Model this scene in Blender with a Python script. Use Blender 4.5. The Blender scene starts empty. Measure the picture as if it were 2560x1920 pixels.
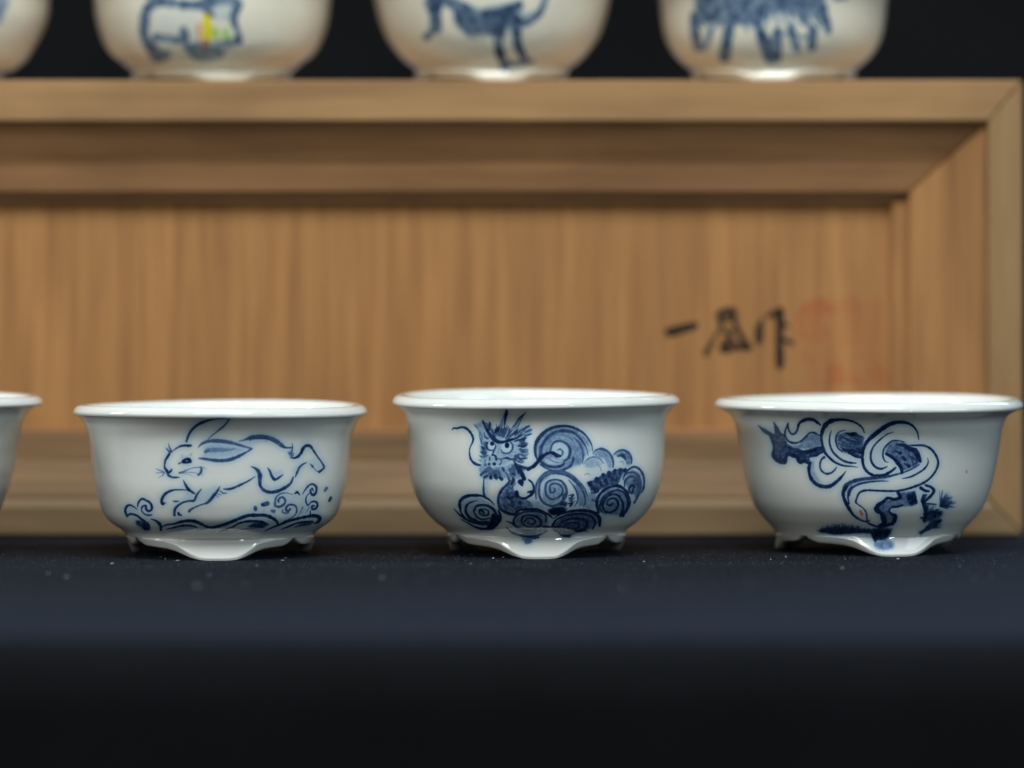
import bpy, math, random
import numpy as np
R = math.radians
random.seed(4)
rng = np.random.default_rng(7)
scene = bpy.context.scene
col = scene.collection

# ------------------------------------------------------------------ camera
# level tele lens; every size below is metres.  F = focal length in photo pixels (photo 2560 px wide)
F, CX, HY, CAMH = 12430.0, 1280.0, 597.0, 0.0696
cam_d = bpy.data.cameras.new('camera')
cam = bpy.data.objects.new('camera', cam_d)
col.objects.link(cam)
cam.location = (0, 0, CAMH)
cam.rotation_euler = (R(90), 0, 0)
cam_d.sensor_width = 36
cam_d.lens = F / 2560 * 36
cam_d.shift_y = -(960 - HY) / 2560
cam_d.clip_start = 0.05
cam_d.clip_end = 50
cam_d.dof.use_dof = True
cam_d.dof.focus_distance = 1.078
cam_d.dof.aperture_fstop = 6.0
scene.camera = cam

# ------------------------------------------------------------------ world and lamps (indoors by a window)
w = bpy.data.worlds.new('World'); scene.world = w; w.use_nodes = True
bg = w.node_tree.nodes['Background']
bg.inputs[0].default_value = (0.74, 0.92, 1.0, 1); bg.inputs[1].default_value = 0.05

def area(name, loc, target, sx, sy, power, color):
    l = bpy.data.lights.new(name, 'AREA'); l.shape = 'RECTANGLE'; l.size = sx; l.size_y = sy
    l.energy = power; l.color = color
    o = bpy.data.objects.new(name, l); col.objects.link(o); o.location = loc
    import mathutils
    d = mathutils.Vector(target) - mathutils.Vector(loc)
    o.rotation_euler = d.to_track_quat('-Z', 'Y').to_euler()
    return o
area('overhead_light', (0.04, 0.46, 0.95), (0, 1.08, 0.03), 0.70, 0.42, 12.8, (0.93, 0.985, 1.0))
area('window_light', (-1.25, 1.02, 0.42), (0, 1.10, 0.04), 0.22, 0.50, 5.0, (0.96, 0.99, 1.0))
area('left_room_light', (-1.15, 0.30, 0.42), (0, 1.10, 0.04), 0.8, 0.6, 3.2, (1.0, 0.985, 0.94))
area('side_light', (1.25, 0.42, 0.46), (0, 1.10, 0.04), 0.7, 0.6, 4.0, (0.74, 0.90, 1.0))
area('room_lamp', (0.62, -0.10, 0.16), (0, 1.10, 0.04), 0.12, 0.035, 0.50, (1.0, 0.97, 0.9))
area('back_window', (0.05, 1.68, 0.47), (0, 0.88, 0.0), 1.1, 0.22, 4.0, (0.42, 0.62, 1.0))

scene.view_settings.view_transform = 'Standard'
scene.view_settings.look = 'None'
scene.view_settings.gamma = 1
scene.view_settings.exposure = 0
scene.cycles.max_bounces = 8

# ------------------------------------------------------------------ helpers
def tag(o, label=None, cat=None, group=None, kind=None):
    if label: o['label'] = label
    if cat: o['category'] = cat
    if group: o['group'] = group
    if kind: o['kind'] = kind
    return o

def mesh_obj(name, verts, faces, mat, parent=None, smooth=True, uvf=None):
    me = bpy.data.meshes.new(name)
    me.from_pydata([tuple(v) for v in verts], [], faces)
    if uvf is not None:
        uvl = me.uv_layers.new(name='UVMap')
        uvl.data.foreach_set('uv', np.asarray(uvf, dtype=np.float32).ravel())
    me.materials.append(mat)
    if smooth:
        me.polygons.foreach_set('use_smooth', [True] * len(me.polygons))
    me.update()
    o = bpy.data.objects.new(name, me); col.objects.link(o)
    if parent: o.parent = parent
    return o

def empty(name, loc):
    o = bpy.data.objects.new(name, None); col.objects.link(o); o.location = loc
    o.empty_display_size = 0.01
    return o

class NT:
    def __init__(self, name):
        self.m = bpy.data.materials.new(name); self.m.use_nodes = True
        self.t = self.m.node_tree; self.n = self.t.nodes; self.b = self.n['Principled BSDF']
    def new(self, kind, **kw):
        x = self.n.new(kind)
        for k, v in kw.items():
            if k.startswith('i_'):
                key = k[2:]
                x.inputs[int(key) if key.isdigit() else key.replace('_', ' ')].default_value = v
            else: setattr(x, k, v)
        return x
    def link(self, a, b): self.t.links.new(a, b)

def ramp(nt, fac, stops):
    r = nt.new('ShaderNodeValToRGB')
    e = r.color_ramp.elements
    while len(e) < len(stops): e.new(0.5)
    for i, (p, c) in enumerate(stops):
        e[i].position = p; e[i].color = (*c, 1)
    nt.link(fac, r.inputs[0])
    return r.outputs[0]

# ------------------------------------------------------------------ brush drawing (cobalt underglaze)
def gauss1(a, s, axis):
    n = int(3 * s) + 1
    k = np.exp(-0.5 * (np.arange(-n, n + 1) / s) ** 2); k /= k.sum()
    pad = [(0, 0), (0, 0)]; pad[axis] = (n, n)
    p = np.pad(a, pad)
    L = a.shape[axis]
    out = np.zeros_like(a)
    for i, kk in enumerate(k):
        out += kk * (p[i:i + L, :] if axis == 0 else p[:, i:i + L])
    return out
def blur(a, s): return gauss1(gauss1(a, s, 0), s, 1)
def smooth_noise(h, w_, cell):
    gh, gw = int(h / cell) + 3, int(w_ / cell) + 3
    g = rng.random((gh, gw))
    y = np.arange(h) / cell; x = np.arange(w_) / cell
    yi = y.astype(int); xi = x.astype(int); fy = (y - yi)[:, None]; fx = (x - xi)[None, :]
    fy = fy * fy * (3 - 2 * fy); fx = fx * fx * (3 - 2 * fx)
    a = g[yi][:, xi]; b = g[yi][:, xi + 1]; c = g[yi + 1][:, xi]; d = g[yi + 1][:, xi + 1]
    return a * (1 - fy) * (1 - fx) + b * (1 - fy) * fx + c * fy * (1 - fx) + d * fy * fx

def pts(s): return np.array([[float(v) for v in p.split(',')] for p in s.split()])

class Canvas:
    """drawing sheet; (x0,y0,w,h) is its window in drawing units, K samples per unit"""
    def __init__(self, x0, y0, w_, h, K=2.0):
        self.x0, self.y0, self.K = x0, y0, K
        self.W, self.H = int(w_ * K), int(h * K)
        self.ch = {c: np.zeros((self.H, self.W), np.float32) for c in 'brygk'}
        self.crop(x0, y0, 1)
    wash = 1.0; bold = 1.0
    def crop(self, ox, oy, s): self.o = (ox, oy, s)
    def _t(self, p):
        ox, oy, s = self.o
        return (np.stack([ox + p[:, 0] / s, oy + p[:, 1] / s], 1) - [self.x0, self.y0]) * self.K
    def S(self, p, wd, d=0.85, c='b', wob=0.10):
        """brush stroke through points p with widths wd along it"""
        P = pts(p)
        if len(P) == 1: P = np.vstack([P, P + [0.5, 0.5]])
        P = self._t(P)
        wd = np.array([float(v) for v in str(wd).split()]) * self.K / self.o[2]
        n = len(P)
        E = np.vstack([2 * P[0] - P[1], P, 2 * P[-1] - P[-2]])
        seg = np.linalg.norm(np.diff(P, axis=0), axis=1)
        Q, T = [], []
        cum = np.concatenate([[0], np.cumsum(seg)])
        for i in range(n - 1):
            m = max(2, int(seg[i] / 0.8))
            t = np.arange(m) / m
            a, b, c_, e = E[i], E[i + 1], E[i + 2], E[i + 3]
            t_ = t[:, None]
            Q.append(0.5 * ((2 * b) + (-a + c_) * t_ + (2 * a - 5 * b + 4 * c_ - e) * t_ ** 2 + (-a + 3 * b - 3 * c_ + e) * t_ ** 3))
            T.append(i + t)
        Q = np.vstack(Q); T = np.concatenate(T)
        Tn = np.interp(T, np.arange(n), cum) / max(cum[-1], 1e-6)
        if len(wd) == n: W_ = np.interp(T, np.arange(n), wd)
        else: W_ = np.interp(Tn, np.linspace(0, 1, len(wd)), wd)
        L = len(Q)
        j = np.interp(np.arange(L), np.linspace(0, L, max(3, L // 9)), rng.normal(0, 1, max(3, L // 9)))
        dn = np.interp(np.arange(L), np.linspace(0, L, max(3, L // 14)), rng.random(max(3, L // 14)))
        rad = np.maximum(W_ / 2 * 1.06 * self.bold * (1 + wob * j) + 0.42, 0.85)
        dd = d * (0.86 + 0.14 * dn)
        A = self.ch[c]
        for (x, y), r, q in zip(Q, rad, dd):
            x_0, x_1 = int(x - r - 2), int(x + r + 3); y_0, y_1 = int(y - r - 2), int(y + r + 3)
            x_0, y_0 = max(x_0, 0), max(y_0, 0); x_1, y_1 = min(x_1, self.W), min(y_1, self.H)
            if x_0 >= x_1 or y_0 >= y_1: continue
            yy = np.arange(y_0, y_1)[:, None] - y; xx = np.arange(x_0, x_1)[None, :] - x
            cov = np.clip((r - np.sqrt(xx * xx + yy * yy)) / 1.3 + 0.5, 0, 1) * q
            sub = A[y_0:y_1, x_0:x_1]
            np.maximum(sub, cov, out=sub)
    def P(self, p, d=0.3, soft=3.0, c='b', mode='max', grain=0.35):
        """wash filling a polygon"""
        Q = self._t(pts(p))
        m = 12
        x_0, y_0 = np.maximum(np.floor(Q.min(0)).astype(int) - m, 0)
        x_1, y_1 = np.ceil(Q.max(0)).astype(int) + m
        x_1, y_1 = min(x_1, self.W), min(y_1, self.H)
        if x_0 >= x_1 or y_0 >= y_1: return
        yy, xx = np.mgrid[y_0:y_1, x_0:x_1]
        ins = np.zeros(yy.shape, bool)
        n = len(Q)
        for i in range(n):
            ax, ay = Q[i]; bx, by = Q[(i + 1) % n]
            if ay == by: continue
            cnd = (ay > yy) != (by > yy)
            ins ^= cnd & (xx < (bx - ax) * (yy - ay) / (by - ay) + ax)
        M = blur(ins.astype(np.float32), soft)
        N = smooth_noise(M.shape[0], M.shape[1], 9) * 0.6 + smooth_noise(M.shape[0], M.shape[1], 4) * 0.4
        V = M * min(1, d * self.wash) * (1 - grain + grain * 2 * N * 0.9)
        A = self.ch[c]; sub = A[y_0:y_1, x_0:x_1]
        if mode == 'max': np.maximum(sub, V, out=sub)
        elif mode == 'add': sub += V * (1 - sub)
        else: sub *= (1 - M * (1 - d))
    def dots(self, p, w_, d=0.85, c='b'):
        for q in p.split(): self.S(q, w_, d, c)
    def scales(self, p, n, w_=14, d=0.9):
        Q = pts(p); lo, hi = Q.min(0), Q.max(0); k = 0
        while k < n:
            x, y = lo + (hi - lo) * rng.random(2); ins = False
            for i in range(len(Q)):
                a, b = Q[i], Q[(i + 1) % len(Q)]
                if (a[1] > y) != (b[1] > y) and x < (b[0] - a[0]) * (y - a[1]) / (b[1] - a[1]) + a[0]: ins = not ins
            if not ins: continue
            k += 1; r = w_ * (1 + rng.random())
            self.S(f'{x-r},{y-r*.2} {x},{y+r*.6} {x+r},{y-r*.3}', f'{w_*.5} {w_} {w_*.4}', d * (0.75 + .25 * rng.random()))
    def fan(self, cx, cy, r, a0, a1, n, w_=16, d=0.8, j=0.25, r0=0):
        for i in range(n):
            a = R(a0 + (a1 - a0) * (i + 0.5) / n + rng.normal(0, 3)); rr = r * (1 - j * rng.random())
            q = r0 * (1 + .2 * rng.random()); m_ = (q + rr) / 2; self.S(f'{cx+q*math.cos(a)},{cy+q*math.sin(a)} {cx+m_*math.cos(a)},{cy+m_*math.sin(a)} {cx+rr*math.cos(a)},{cy+rr*math.sin(a)}', f'{w_*(.5 if r0 else 1)} {w_} {w_*.25}', d)
    def sheet(self, halo=0.30, hs=15):
        """RGB transmittance of the painted glaze"""
        b = self.ch['b']
        N = smooth_noise(self.H, self.W, 14) * .5 + smooth_noise(self.H, self.W, 5) * .5
        b = np.clip(blur(b, 1.2) * (0.84 + 0.26 * N), 0, 1)
        h = blur(self.ch['b'], hs) * halo
        b1 = b + np.clip(h, 0, 0.34) * (1 - b)
        kb = np.array([1.38, 0.74, 0.16]); kd = np.array([3.6, 3.25, 2.45])
        D = b1[..., None] * kb + (np.maximum(b - 0.12, 0) ** 1.6)[..., None] * kd * 1.35
        for c, k in (('r', (0.06, 1.5, 1.6)), ('y', (0.05, 0.10, 3.0)), ('g', (1.3, 0.25, 2.2)), ('k', (3.2, 3.1, 3.0))):
            if self.ch[c].max() > 0:
                D = D + blur(self.ch[c], 1.0)[..., None] * np.array(k)
        return np.exp(-D).astype(np.float32)

def image_from(name, rgb):
    h, w_, _ = rgb.shape
    im = bpy.data.images.new(name, w_, h, alpha=False, float_buffer=True, is_data=True)
    a = np.ones((h, w_, 4), np.float32); a[..., :3] = rgb[::-1]
    im.pixels.foreach_set(a.ravel()); im.pack()
    return im

def sample(sh, x, y):
    h, w_, _ = sh.shape
    x = np.clip(x, 0, w_ - 1.001); y = np.clip(y, 0, h - 1.001)
    xi = x.astype(int); yi = y.astype(int); fx = (x - xi)[..., None]; fy = (y - yi)[..., None]
    return (sh[yi, xi] * (1 - fx) + sh[yi, xi + 1] * fx) * (1 - fy) + (sh[yi + 1, xi] * (1 - fx) + sh[yi + 1, xi + 1] * fx) * fy

# ------------------------------------------------------------------ materials
def porcelain(name, img=None, tint=(0.875, 0.90, 0.85)):
    nt = NT(name)
    tc = nt.new('ShaderNodeTexCoord')
    n1 = nt.new('ShaderNodeTexNoise', i_Scale=45.0, i_Detail=3.0)
    nt.link(tc.outputs['Object'], n1.inputs['Vector'])
    base = ramp(nt, n1.outputs['Fac'], [(0.3, tuple(c * 0.965 for c in tint)), (0.7, tint)])
    # tiny iron specks in the glaze
    v = nt.new('ShaderNodeTexVoronoi', i_Scale=260.0); v.feature = 'F1'
    nt.link(tc.outputs['Object'], v.inputs['Vector'])
    th = nt.new('ShaderNodeMath', operation='LESS_THAN'); th.inputs[1].default_value = 0.035
    nt.link(v.outputs['Distance'], th.inputs[0])
    sp = nt.new('ShaderNodeTexNoise', i_Scale=90.0); nt.link(tc.outputs['Object'], sp.inputs['Vector'])
    g2 = nt.new('ShaderNodeMath', operation='GREATER_THAN'); g2.inputs[1].default_value = 0.60
    nt.link(sp.outputs['Fac'], g2.inputs[0])
    ml = nt.new('ShaderNodeMath', operation='MULTIPLY'); nt.link(th.outputs[0], ml.inputs[0]); nt.link(g2.outputs[0], ml.inputs[1])
    ml2 = nt.new('ShaderNodeMath', operation='MULTIPLY'); ml2.inputs[1].default_value = 0.6; nt.link(ml.outputs[0], ml2.inputs[0])
    mx = nt.new('ShaderNodeMix', data_type='RGBA'); nt.link(ml2.outputs[0], mx.inputs[0])
    nt.link(base, mx.inputs[6]); mx.inputs[7].default_value = (0.18, 0.12, 0.08, 1)
    out = mx.outputs[2]
    if img:
        ti = nt.new('ShaderNodeTexImage', image=img, extension='EXTEND', interpolation='Cubic')
        uv = nt.new('ShaderNodeUVMap', uv_map='UVMap'); nt.link(uv.outputs[0], ti.inputs[0])
        m2 = nt.new('ShaderNodeMix', data_type='RGBA', blend_type='MULTIPLY'); m2.inputs[0].default_value = 1
        nt.link(out, m2.inputs[6]); nt.link(ti.outputs[0], m2.inputs[7]); out = m2.outputs[2]
    nt.link(out, nt.b.inputs['Base Color'])
    nt.b.inputs['Roughness'].default_value = 0.07
    nt.b.inputs['IOR'].default_value = 1.5
    nt.b.inputs['Coat Weight'].default_value = 0.35
    nt.b.inputs['Coat Roughness'].default_value = 0.02
    # soft wheel-thrown unevenness
    n2 = nt.new('ShaderNodeTexNoise', i_Scale=38.0, i_Detail=1.0)
    mp = nt.new('ShaderNodeMapping'); mp.inputs['Scale'].default_value = (1, 1, 3.2)
    nt.link(tc.outputs['Object'], mp.inputs[0]); nt.link(mp.outputs[0], n2.inputs['Vector'])
    bp = nt.new('ShaderNodeBump'); bp.inputs['Strength'].default_value = 0.16; bp.inputs['Distance'].default_value = 0.001
    nt.link(n2.outputs['Fac'], bp.inputs['Height']); nt.link(bp.outputs[0], nt.b.inputs['Normal'])
    nt.link(bp.outputs[0], nt.b.inputs['Coat Normal'])
    return nt.m

def wood(name, axis, dark, light, stripe=1.0, img=None, cl=0.80, cs=0.3):
    """straight-grained pale wood; axis = world axis the grain runs along"""
    nt = NT(name)
    tc = nt.new('ShaderNodeTexCoord')
    mp = nt.new('ShaderNodeMapping')
    sc = [1.0, 1.0, 1.0]; sc['xyz'.index(axis)] = 0.045
    mp.inputs['Scale'].default_value = sc
    nt.link(tc.outputs['Object'], mp.inputs[0])
    a = nt.new('ShaderNodeTexNoise', i_Scale=250.0, i_Detail=3.0, i_Roughness=0.6)
    b = nt.new('ShaderNodeTexNoise', i_Scale=620.0, i_Detail=3.0, i_Roughness=0.6)
    c = nt.new('ShaderNodeTexNoise', i_Scale=48.0, i_Detail=3.0, i_Distortion=0.8)
    mc = nt.new('ShaderNodeMapping'); s2 = [1.0, 1.0, 1.0]; s2['xyz'.index(axis)] = cs; mc.inputs['Scale'].default_value = s2
    nt.link(tc.outputs['Object'], mc.inputs[0])
    for x in (a, b): nt.link(mp.outputs[0], x.inputs['Vector'])
    nt.link(mc.outputs[0], c.inputs['Vector'])
    m = nt.new('ShaderNodeMath', operation='MULTIPLY_ADD'); m.inputs[1].default_value = 0.35
    s1 = nt.new('ShaderNodeMath', operation='MULTIPLY'); s1.inputs[1].default_value = 0.65
    nt.link(a.outputs['Fac'], s1.inputs[0]); nt.link(b.outputs['Fac'], m.inputs[0]); nt.link(s1.outputs[0], m.inputs[2])
    mid = tuple((p + q) / 2 for p, q in zip(dark, light))
    base = ramp(nt, m.outputs[0], [(0.5 - 0.13 / stripe, dark), (0.5, mid), (0.5 + 0.12 / stripe, light)])
    cc = ramp(nt, c.outputs['Fac'], [(0.32, (cl, cl - .01, cl - .02)), (0.68, (1.10, 1.09, 1.07))])
    mx = nt.new('ShaderNodeMix', data_type='RGBA', blend_type='MULTIPLY'); mx.inputs[0].default_value = 1
    nt.link(base, mx.inputs[6]); nt.link(cc, mx.inputs[7]); out = mx.outputs[2]
    if img:
        ti = nt.new('ShaderNodeTexImage', image=img, extension='EXTEND', interpolation='Cubic')
        uv = nt.new('ShaderNodeUVMap', uv_map='UVMap'); nt.link(uv.outputs[0], ti.inputs[0])
        m2 = nt.new('ShaderNodeMix', data_type='RGBA', blend_type='MULTIPLY'); m2.inputs[0].default_value = 1
        nt.link(out, m2.inputs[6]); nt.link(ti.outputs[0], m2.inputs[7]); out = m2.outputs[2]
    nt.link(out, nt.b.inputs['Base Color'])
    nt.b.inputs['Roughness'].default_value = 0.62
    nt.b.inputs['Specular IOR Level'].default_value = 0.3
    bp = nt.new('ShaderNodeBump'); bp.inputs['Strength'].default_value = 0.35; bp.inputs['Distance'].default_value = 0.0004
    nt.link(m.outputs[0], bp.inputs['Height']); nt.link(bp.outputs[0], nt.b.inputs['Normal'])
    return nt.m

def cloth_mat(name, c0, c1, sheen):
    nt = NT(name)
    tc = nt.new('ShaderNodeTexCoord')
    n = nt.new('ShaderNodeTexNoise', i_Scale=1900.0, i_Detail=2.0, i_Roughness=0.75)
    n2 = nt.new('ShaderNodeTexNoise', i_Scale=30.0, i_Detail=2.0)
    mp = nt.new('ShaderNodeMapping'); mp.inputs['Scale'].default_value = (1, 0.22, 1)
    nt.link(tc.outputs['Object'], mp.inputs[0]); nt.link(mp.outputs[0], n.inputs['Vector'])
    nt.link(tc.outputs['Object'], n2.inputs['Vector'])
    base = ramp(nt, n.outputs['Fac'], [(0.36, c0), (0.60, c1), (0.74, tuple(2.6 * q for q in c1))])
    b2 = ramp(nt, n2.outputs['Fac'], [(0.3, (0.8, 0.8, 0.8)), (0.7, (1.15, 1.15, 1.15))])
    mx = nt.new('ShaderNodeMix', data_type='RGBA', blend_type='MULTIPLY'); mx.inputs[0].default_value = 1
    nt.link(base, mx.inputs[6]); nt.link(b2, mx.inputs[7]); nt.link(mx.outputs[2], nt.b.inputs['Base Color'])
    nt.b.inputs['Roughness'].default_value = 0.92
    nt.b.inputs['Specular IOR Level'].default_value = 0.12
    nt.b.inputs['Sheen Weight'].default_value = sheen
    nt.b.inputs['Sheen Roughness'].default_value = 0.5
    nt.b.inputs['Sheen Tint'].default_value = (0.30, 0.52, 1.0, 1)
    bp = nt.new('ShaderNodeBump'); bp.inputs['Strength'].default_value = 0.7; bp.inputs['Distance'].default_value = 0.0003
    nt.link(n.outputs['Fac'], bp.inputs['Height']); nt.link(bp.outputs[0], nt.b.inputs['Normal'])
    return nt.m

# ------------------------------------------------------------------ pots
NSEG = 240
TH = R(82)                          # the painted front of a pot spans +-82 degrees

def interp_smooth(prof, n):
    """resample (r,z) polyline smoothly"""
    P = np.array(prof); E = np.vstack([2 * P[0] - P[1], P, 2 * P[-1] - P[-2]])
    out = []
    for i in range(len(P) - 1):
        t = (np.arange(n) / n)[:, None]; a, b, c, e = E[i:i + 4]
        out.append(0.5 * ((2 * b) + (-a + c) * t + (2 * a - 5 * b + 4 * c - e) * t ** 2 + (-a + 3 * b - 3 * c + e) * t ** 3))
    return np.vstack(out + [P[-1:]])

def lathe(name, prof, mat, parent, H, warp, closed=False):
    prof = np.array(prof); m = len(prof)
    th = np.arange(NSEG) / NSEG * 2 * math.pi - math.pi      # theta 0 faces the camera (-Y), columns start at the back
    V = []
    for r, z in prof:
        x, y, zz = warp(r, th, z)
        V.append(np.stack([x, y, zz], 1))
    V = np.vstack(V); Fc = []; uv = []
    rows = m if closed else m - 1
    for i in range(rows):
        i2 = (i + 1) % m
        for j in range(NSEG):
            j2 = (j + 1) % NSEG
            Fc.append((i * NSEG + j, i * NSEG + j2, i2 * NSEG + j2, i2 * NSEG + j))
            t0 = j / NSEG * 2 * math.pi - math.pi; t1 = (j + 1) / NSEG * 2 * math.pi - math.pi
            for t, q in ((t0, i), (t1, i), (t1, i2), (t0, i2)):
                uv.append(((t + TH) / (2 * TH), prof[q][1] / H))
    return mesh_obj(name, V, Fc, mat, parent, True, uv)

def make_pot(name, label, cx, depth, prof_px, rim, foot, art=None, tilt=0.0, spin=-3.0, skew=0.0, base_z=0.0, seed=0, artres=(1700, 900), foot_flare=1.0, tint=(0.875, 0.90, 0.85)):
    """prof_px: outer wall as (half width, image row) in photo pixels, top to bottom;
       rim: (half width, row of lip centre, lip half height px); foot: (radius px, row of junction, contact row at centre)"""
    s = depth / F
    X = (cx - CX) * s
    # rows -> heights; base row fixed by where the pot stands
    zrow = lambda y: CAMH - (y - HY) * s - base_z
    RZ = lambda p: (p[0] * s, zrow(p[1]))
    a, yl, lh = rim
    Rr, zl, t = a * s, zrow(yl), lh * s
    H = zl + t * 1.2
    ph = [random.random() * 6.28 for _ in range(4)]
    def warp(r, th, z):
        k = 1 + 0.008 * math.sin(ph[0]) * np.cos(2 * th + ph[1]) * (z / H) + 0.0018 * np.cos(3 * th + ph[2])
        x = r * k * np.sin(th); y = -r * k * np.cos(th)
        zz = z + tilt * y * max(z, 0) / H + (0.00020 * np.cos(2 * th + ph[3])) * (max(z, 0) / H)
        return x, y, zz
    root = empty(name, (X, depth, base_z))
    tag(root, label, 'pot', 'white porcelain pots painted in blue')
    # painted glaze: unwrap the drawing onto (angle, height)
    img = None
    outer = interp_smooth([RZ(p) for p in prof_px], 6)
    if art is not None:
        cv, sh = art
        Wt, Ht = artres
        th = (np.arange(Wt) + .5) / Wt * 2 * TH - TH
        z = (1 - (np.arange(Ht) + .5) / Ht) * H
        fr, fy, fc = foot
        zz_ = np.concatenate([[0, zrow(fy)], outer[::-1, 1]]); rr_ = np.concatenate([[fr * s, fr * s], outer[::-1, 0]])
        order = np.argsort(zz_); rad = np.interp(z, zz_[order], rr_[order])
        Xg = rad[:, None] * np.sin(th)[None]; Yg = -rad[:, None] * np.cos(th)[None]
        Zg = z[:, None] + tilt * Yg * z[:, None] / H
        dep = depth + Yg
        px = CX + F * (X + Xg) / dep; py = HY + F * (CAMH - Zg - base_z) / dep
        tex = sample(sh, (px - cv.x0) * cv.K, (py - cv.y0) * cv.K)
        img = image_from(name + '_drawing', tex)
    mat = porcelain('glazed_porcelain_' + name, img, tint)
    # --- bowl: outer wall, then the inner wall
    th_w = 0.0027
    junction = zrow(foot[1])
    wall = [(max(r, 0.001), z) for r, z in outer]
    inner = []
    zf = junction + 0.0035
    for r, z in outer[::-1]:
        if z > zf + 0.004: inner.append((r - th_w, z))
    rb = inner[0][0]
    floor_ = [(0.0004, zf), (rb * 0.5, zf), (rb * 0.86, zf + 0.0006), (rb * 0.97, zf + 0.0022)]
    prof = [(0.0004, junction - 0.0006), (foot[0] * s * 0.8, junction - 0.0008)] + wall[::-1] + [(Rr - 14 * t / 36, zl - 29 * t / 36), (Rr - 50 * t / 36, zl - 2 * t / 36), (Rr - 84 * t / 36, zl - 8 * t / 36)] + inner[::-1] + floor_[::-1]
    lathe('bowl', prof, mat, root, H, warp)
    # --- rolled rim, a closed ring
    u = t / 36.0
    sec = [(120, -58), (96, -47), (62, -41), (34, -38), (13, -34), (3, -25), (0, -13), (3, 0), (12, 15), (27, 28), (47, 36), (78, 32), (98, 18), (110, -4), (117, -30)]
    ring = interp_smooth([(Rr - q * u, zl + v * u) for q, v in sec] + [(Rr - 120 * u, zl - 58 * u)], 3)[:-1]
    lathe('rim', ring, mat, root, H, warp, closed=True)
    # --- three bracket feet cut from a flaring foot ring
    fr = foot[0] * s; U = s / 2.765
    PHI = np.array([0, 6, 11, 16, 21, 26, 32, 40, 50, 56, 60.0]); LOW = np.array([0, 0, 5, 18, 38, 58, 73, 80, 86, 108, 142]) * U * foot_flare
    for k in range(3):
        c0 = R(spin + 120 * k)
        nphi = 64; V = []; uv = []; Fc = []
        phis = np.linspace(-59.4, 59.4, nphi)
        ztop = junction + 0.0008
        rows = None
        for p in phis:
            q_ = p - skew * (1 - (p / 60.0) ** 2); lo = float(np.interp(abs(q_), PHI, LOW)); ch = 7 + 44 * min(1, max(0, (abs(q_) - 11) / 14))
            ends = max(0.0, (abs(p) - 44) / 16.0)
            bul = math.cos(R(p) * 1.5) ** 2
            bul *= 1.0 if k == 0 else 0.15; r0 = fr - 2 * U * ends ** 2
            r1 = fr + (30 * bul + 4) * U - 5 * U * ends ** 2
            hgt = ztop - lo
            tt = np.linspace(0, 1, 12)
            loop = []
            for t_ in tt[:-1]:
                z_ = ztop - t_ * (hgt - min(ch * U, hgt * .55))
                rr = r0 + (r1 - r0) * (t_ ** 1.7) + 5 * U * math.sin(t_ * math.pi) * -0.8
                loop.append((rr, z_))
            thick = 58 * U
            ch = min(ch, hgt / U * 0.55); loop += [(r1, lo + ch * U), (r1 - 3 * U, lo + ch * U * .9), (r1 - ch * .16 * U, lo + ch * .72 * U), (r1 - ch * .42 * U, lo + .22 * ch * U), (r1 - ch * .62 * U, lo), (r1 - thick - 20 * U, lo), (r1 - thick - 26 * U, lo + 3 * U), (r1 - thick - 30 * U, lo + 10 * U), (r0 - thick - 20 * U, ztop - 1 * U)]
            rows = len(loop)
            th = c0 + R(p)
            for r_, z_ in loop:
                V.append((r_ * math.sin(th), -r_ * math.cos(th), max(z_, 0.0)))
        tw = lambda th: (math.atan2(math.sin(th), math.cos(th)))
        for i in range(nphi - 1):
            thm = tw(c0 + R((phis[i] + phis[i + 1]) / 2)); dth = R(phis[1] - phis[0]) / 2
            for j in range(rows):
                j2 = (j + 1) % rows
                q = (i * rows + j, i * rows + j2, (i + 1) * rows + j2, (i + 1) * rows + j)
                Fc.append(q)
                for idx, tt_ in zip(q, (thm - dth, thm - dth, thm + dth, thm + dth)):
                    uv.append(((tt_ + TH) / (2 * TH), V[idx][2] / H))
        Fc.append(tuple(range(rows))); Fc.append(tuple(reversed([(nphi - 1) * rows + j for j in range(rows)])))
        uv += [(2.0, 2.0)] * (2 * rows)
        mesh_obj('foot', V, Fc, mat, root, True, uv)
    return root

def zpx(c, ox, oy, k, lst):        # zoomed silhouette samples -> (half width, row)
    return [(abs(c - x) / k, oy + y / k) for x, y in lst]

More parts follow.
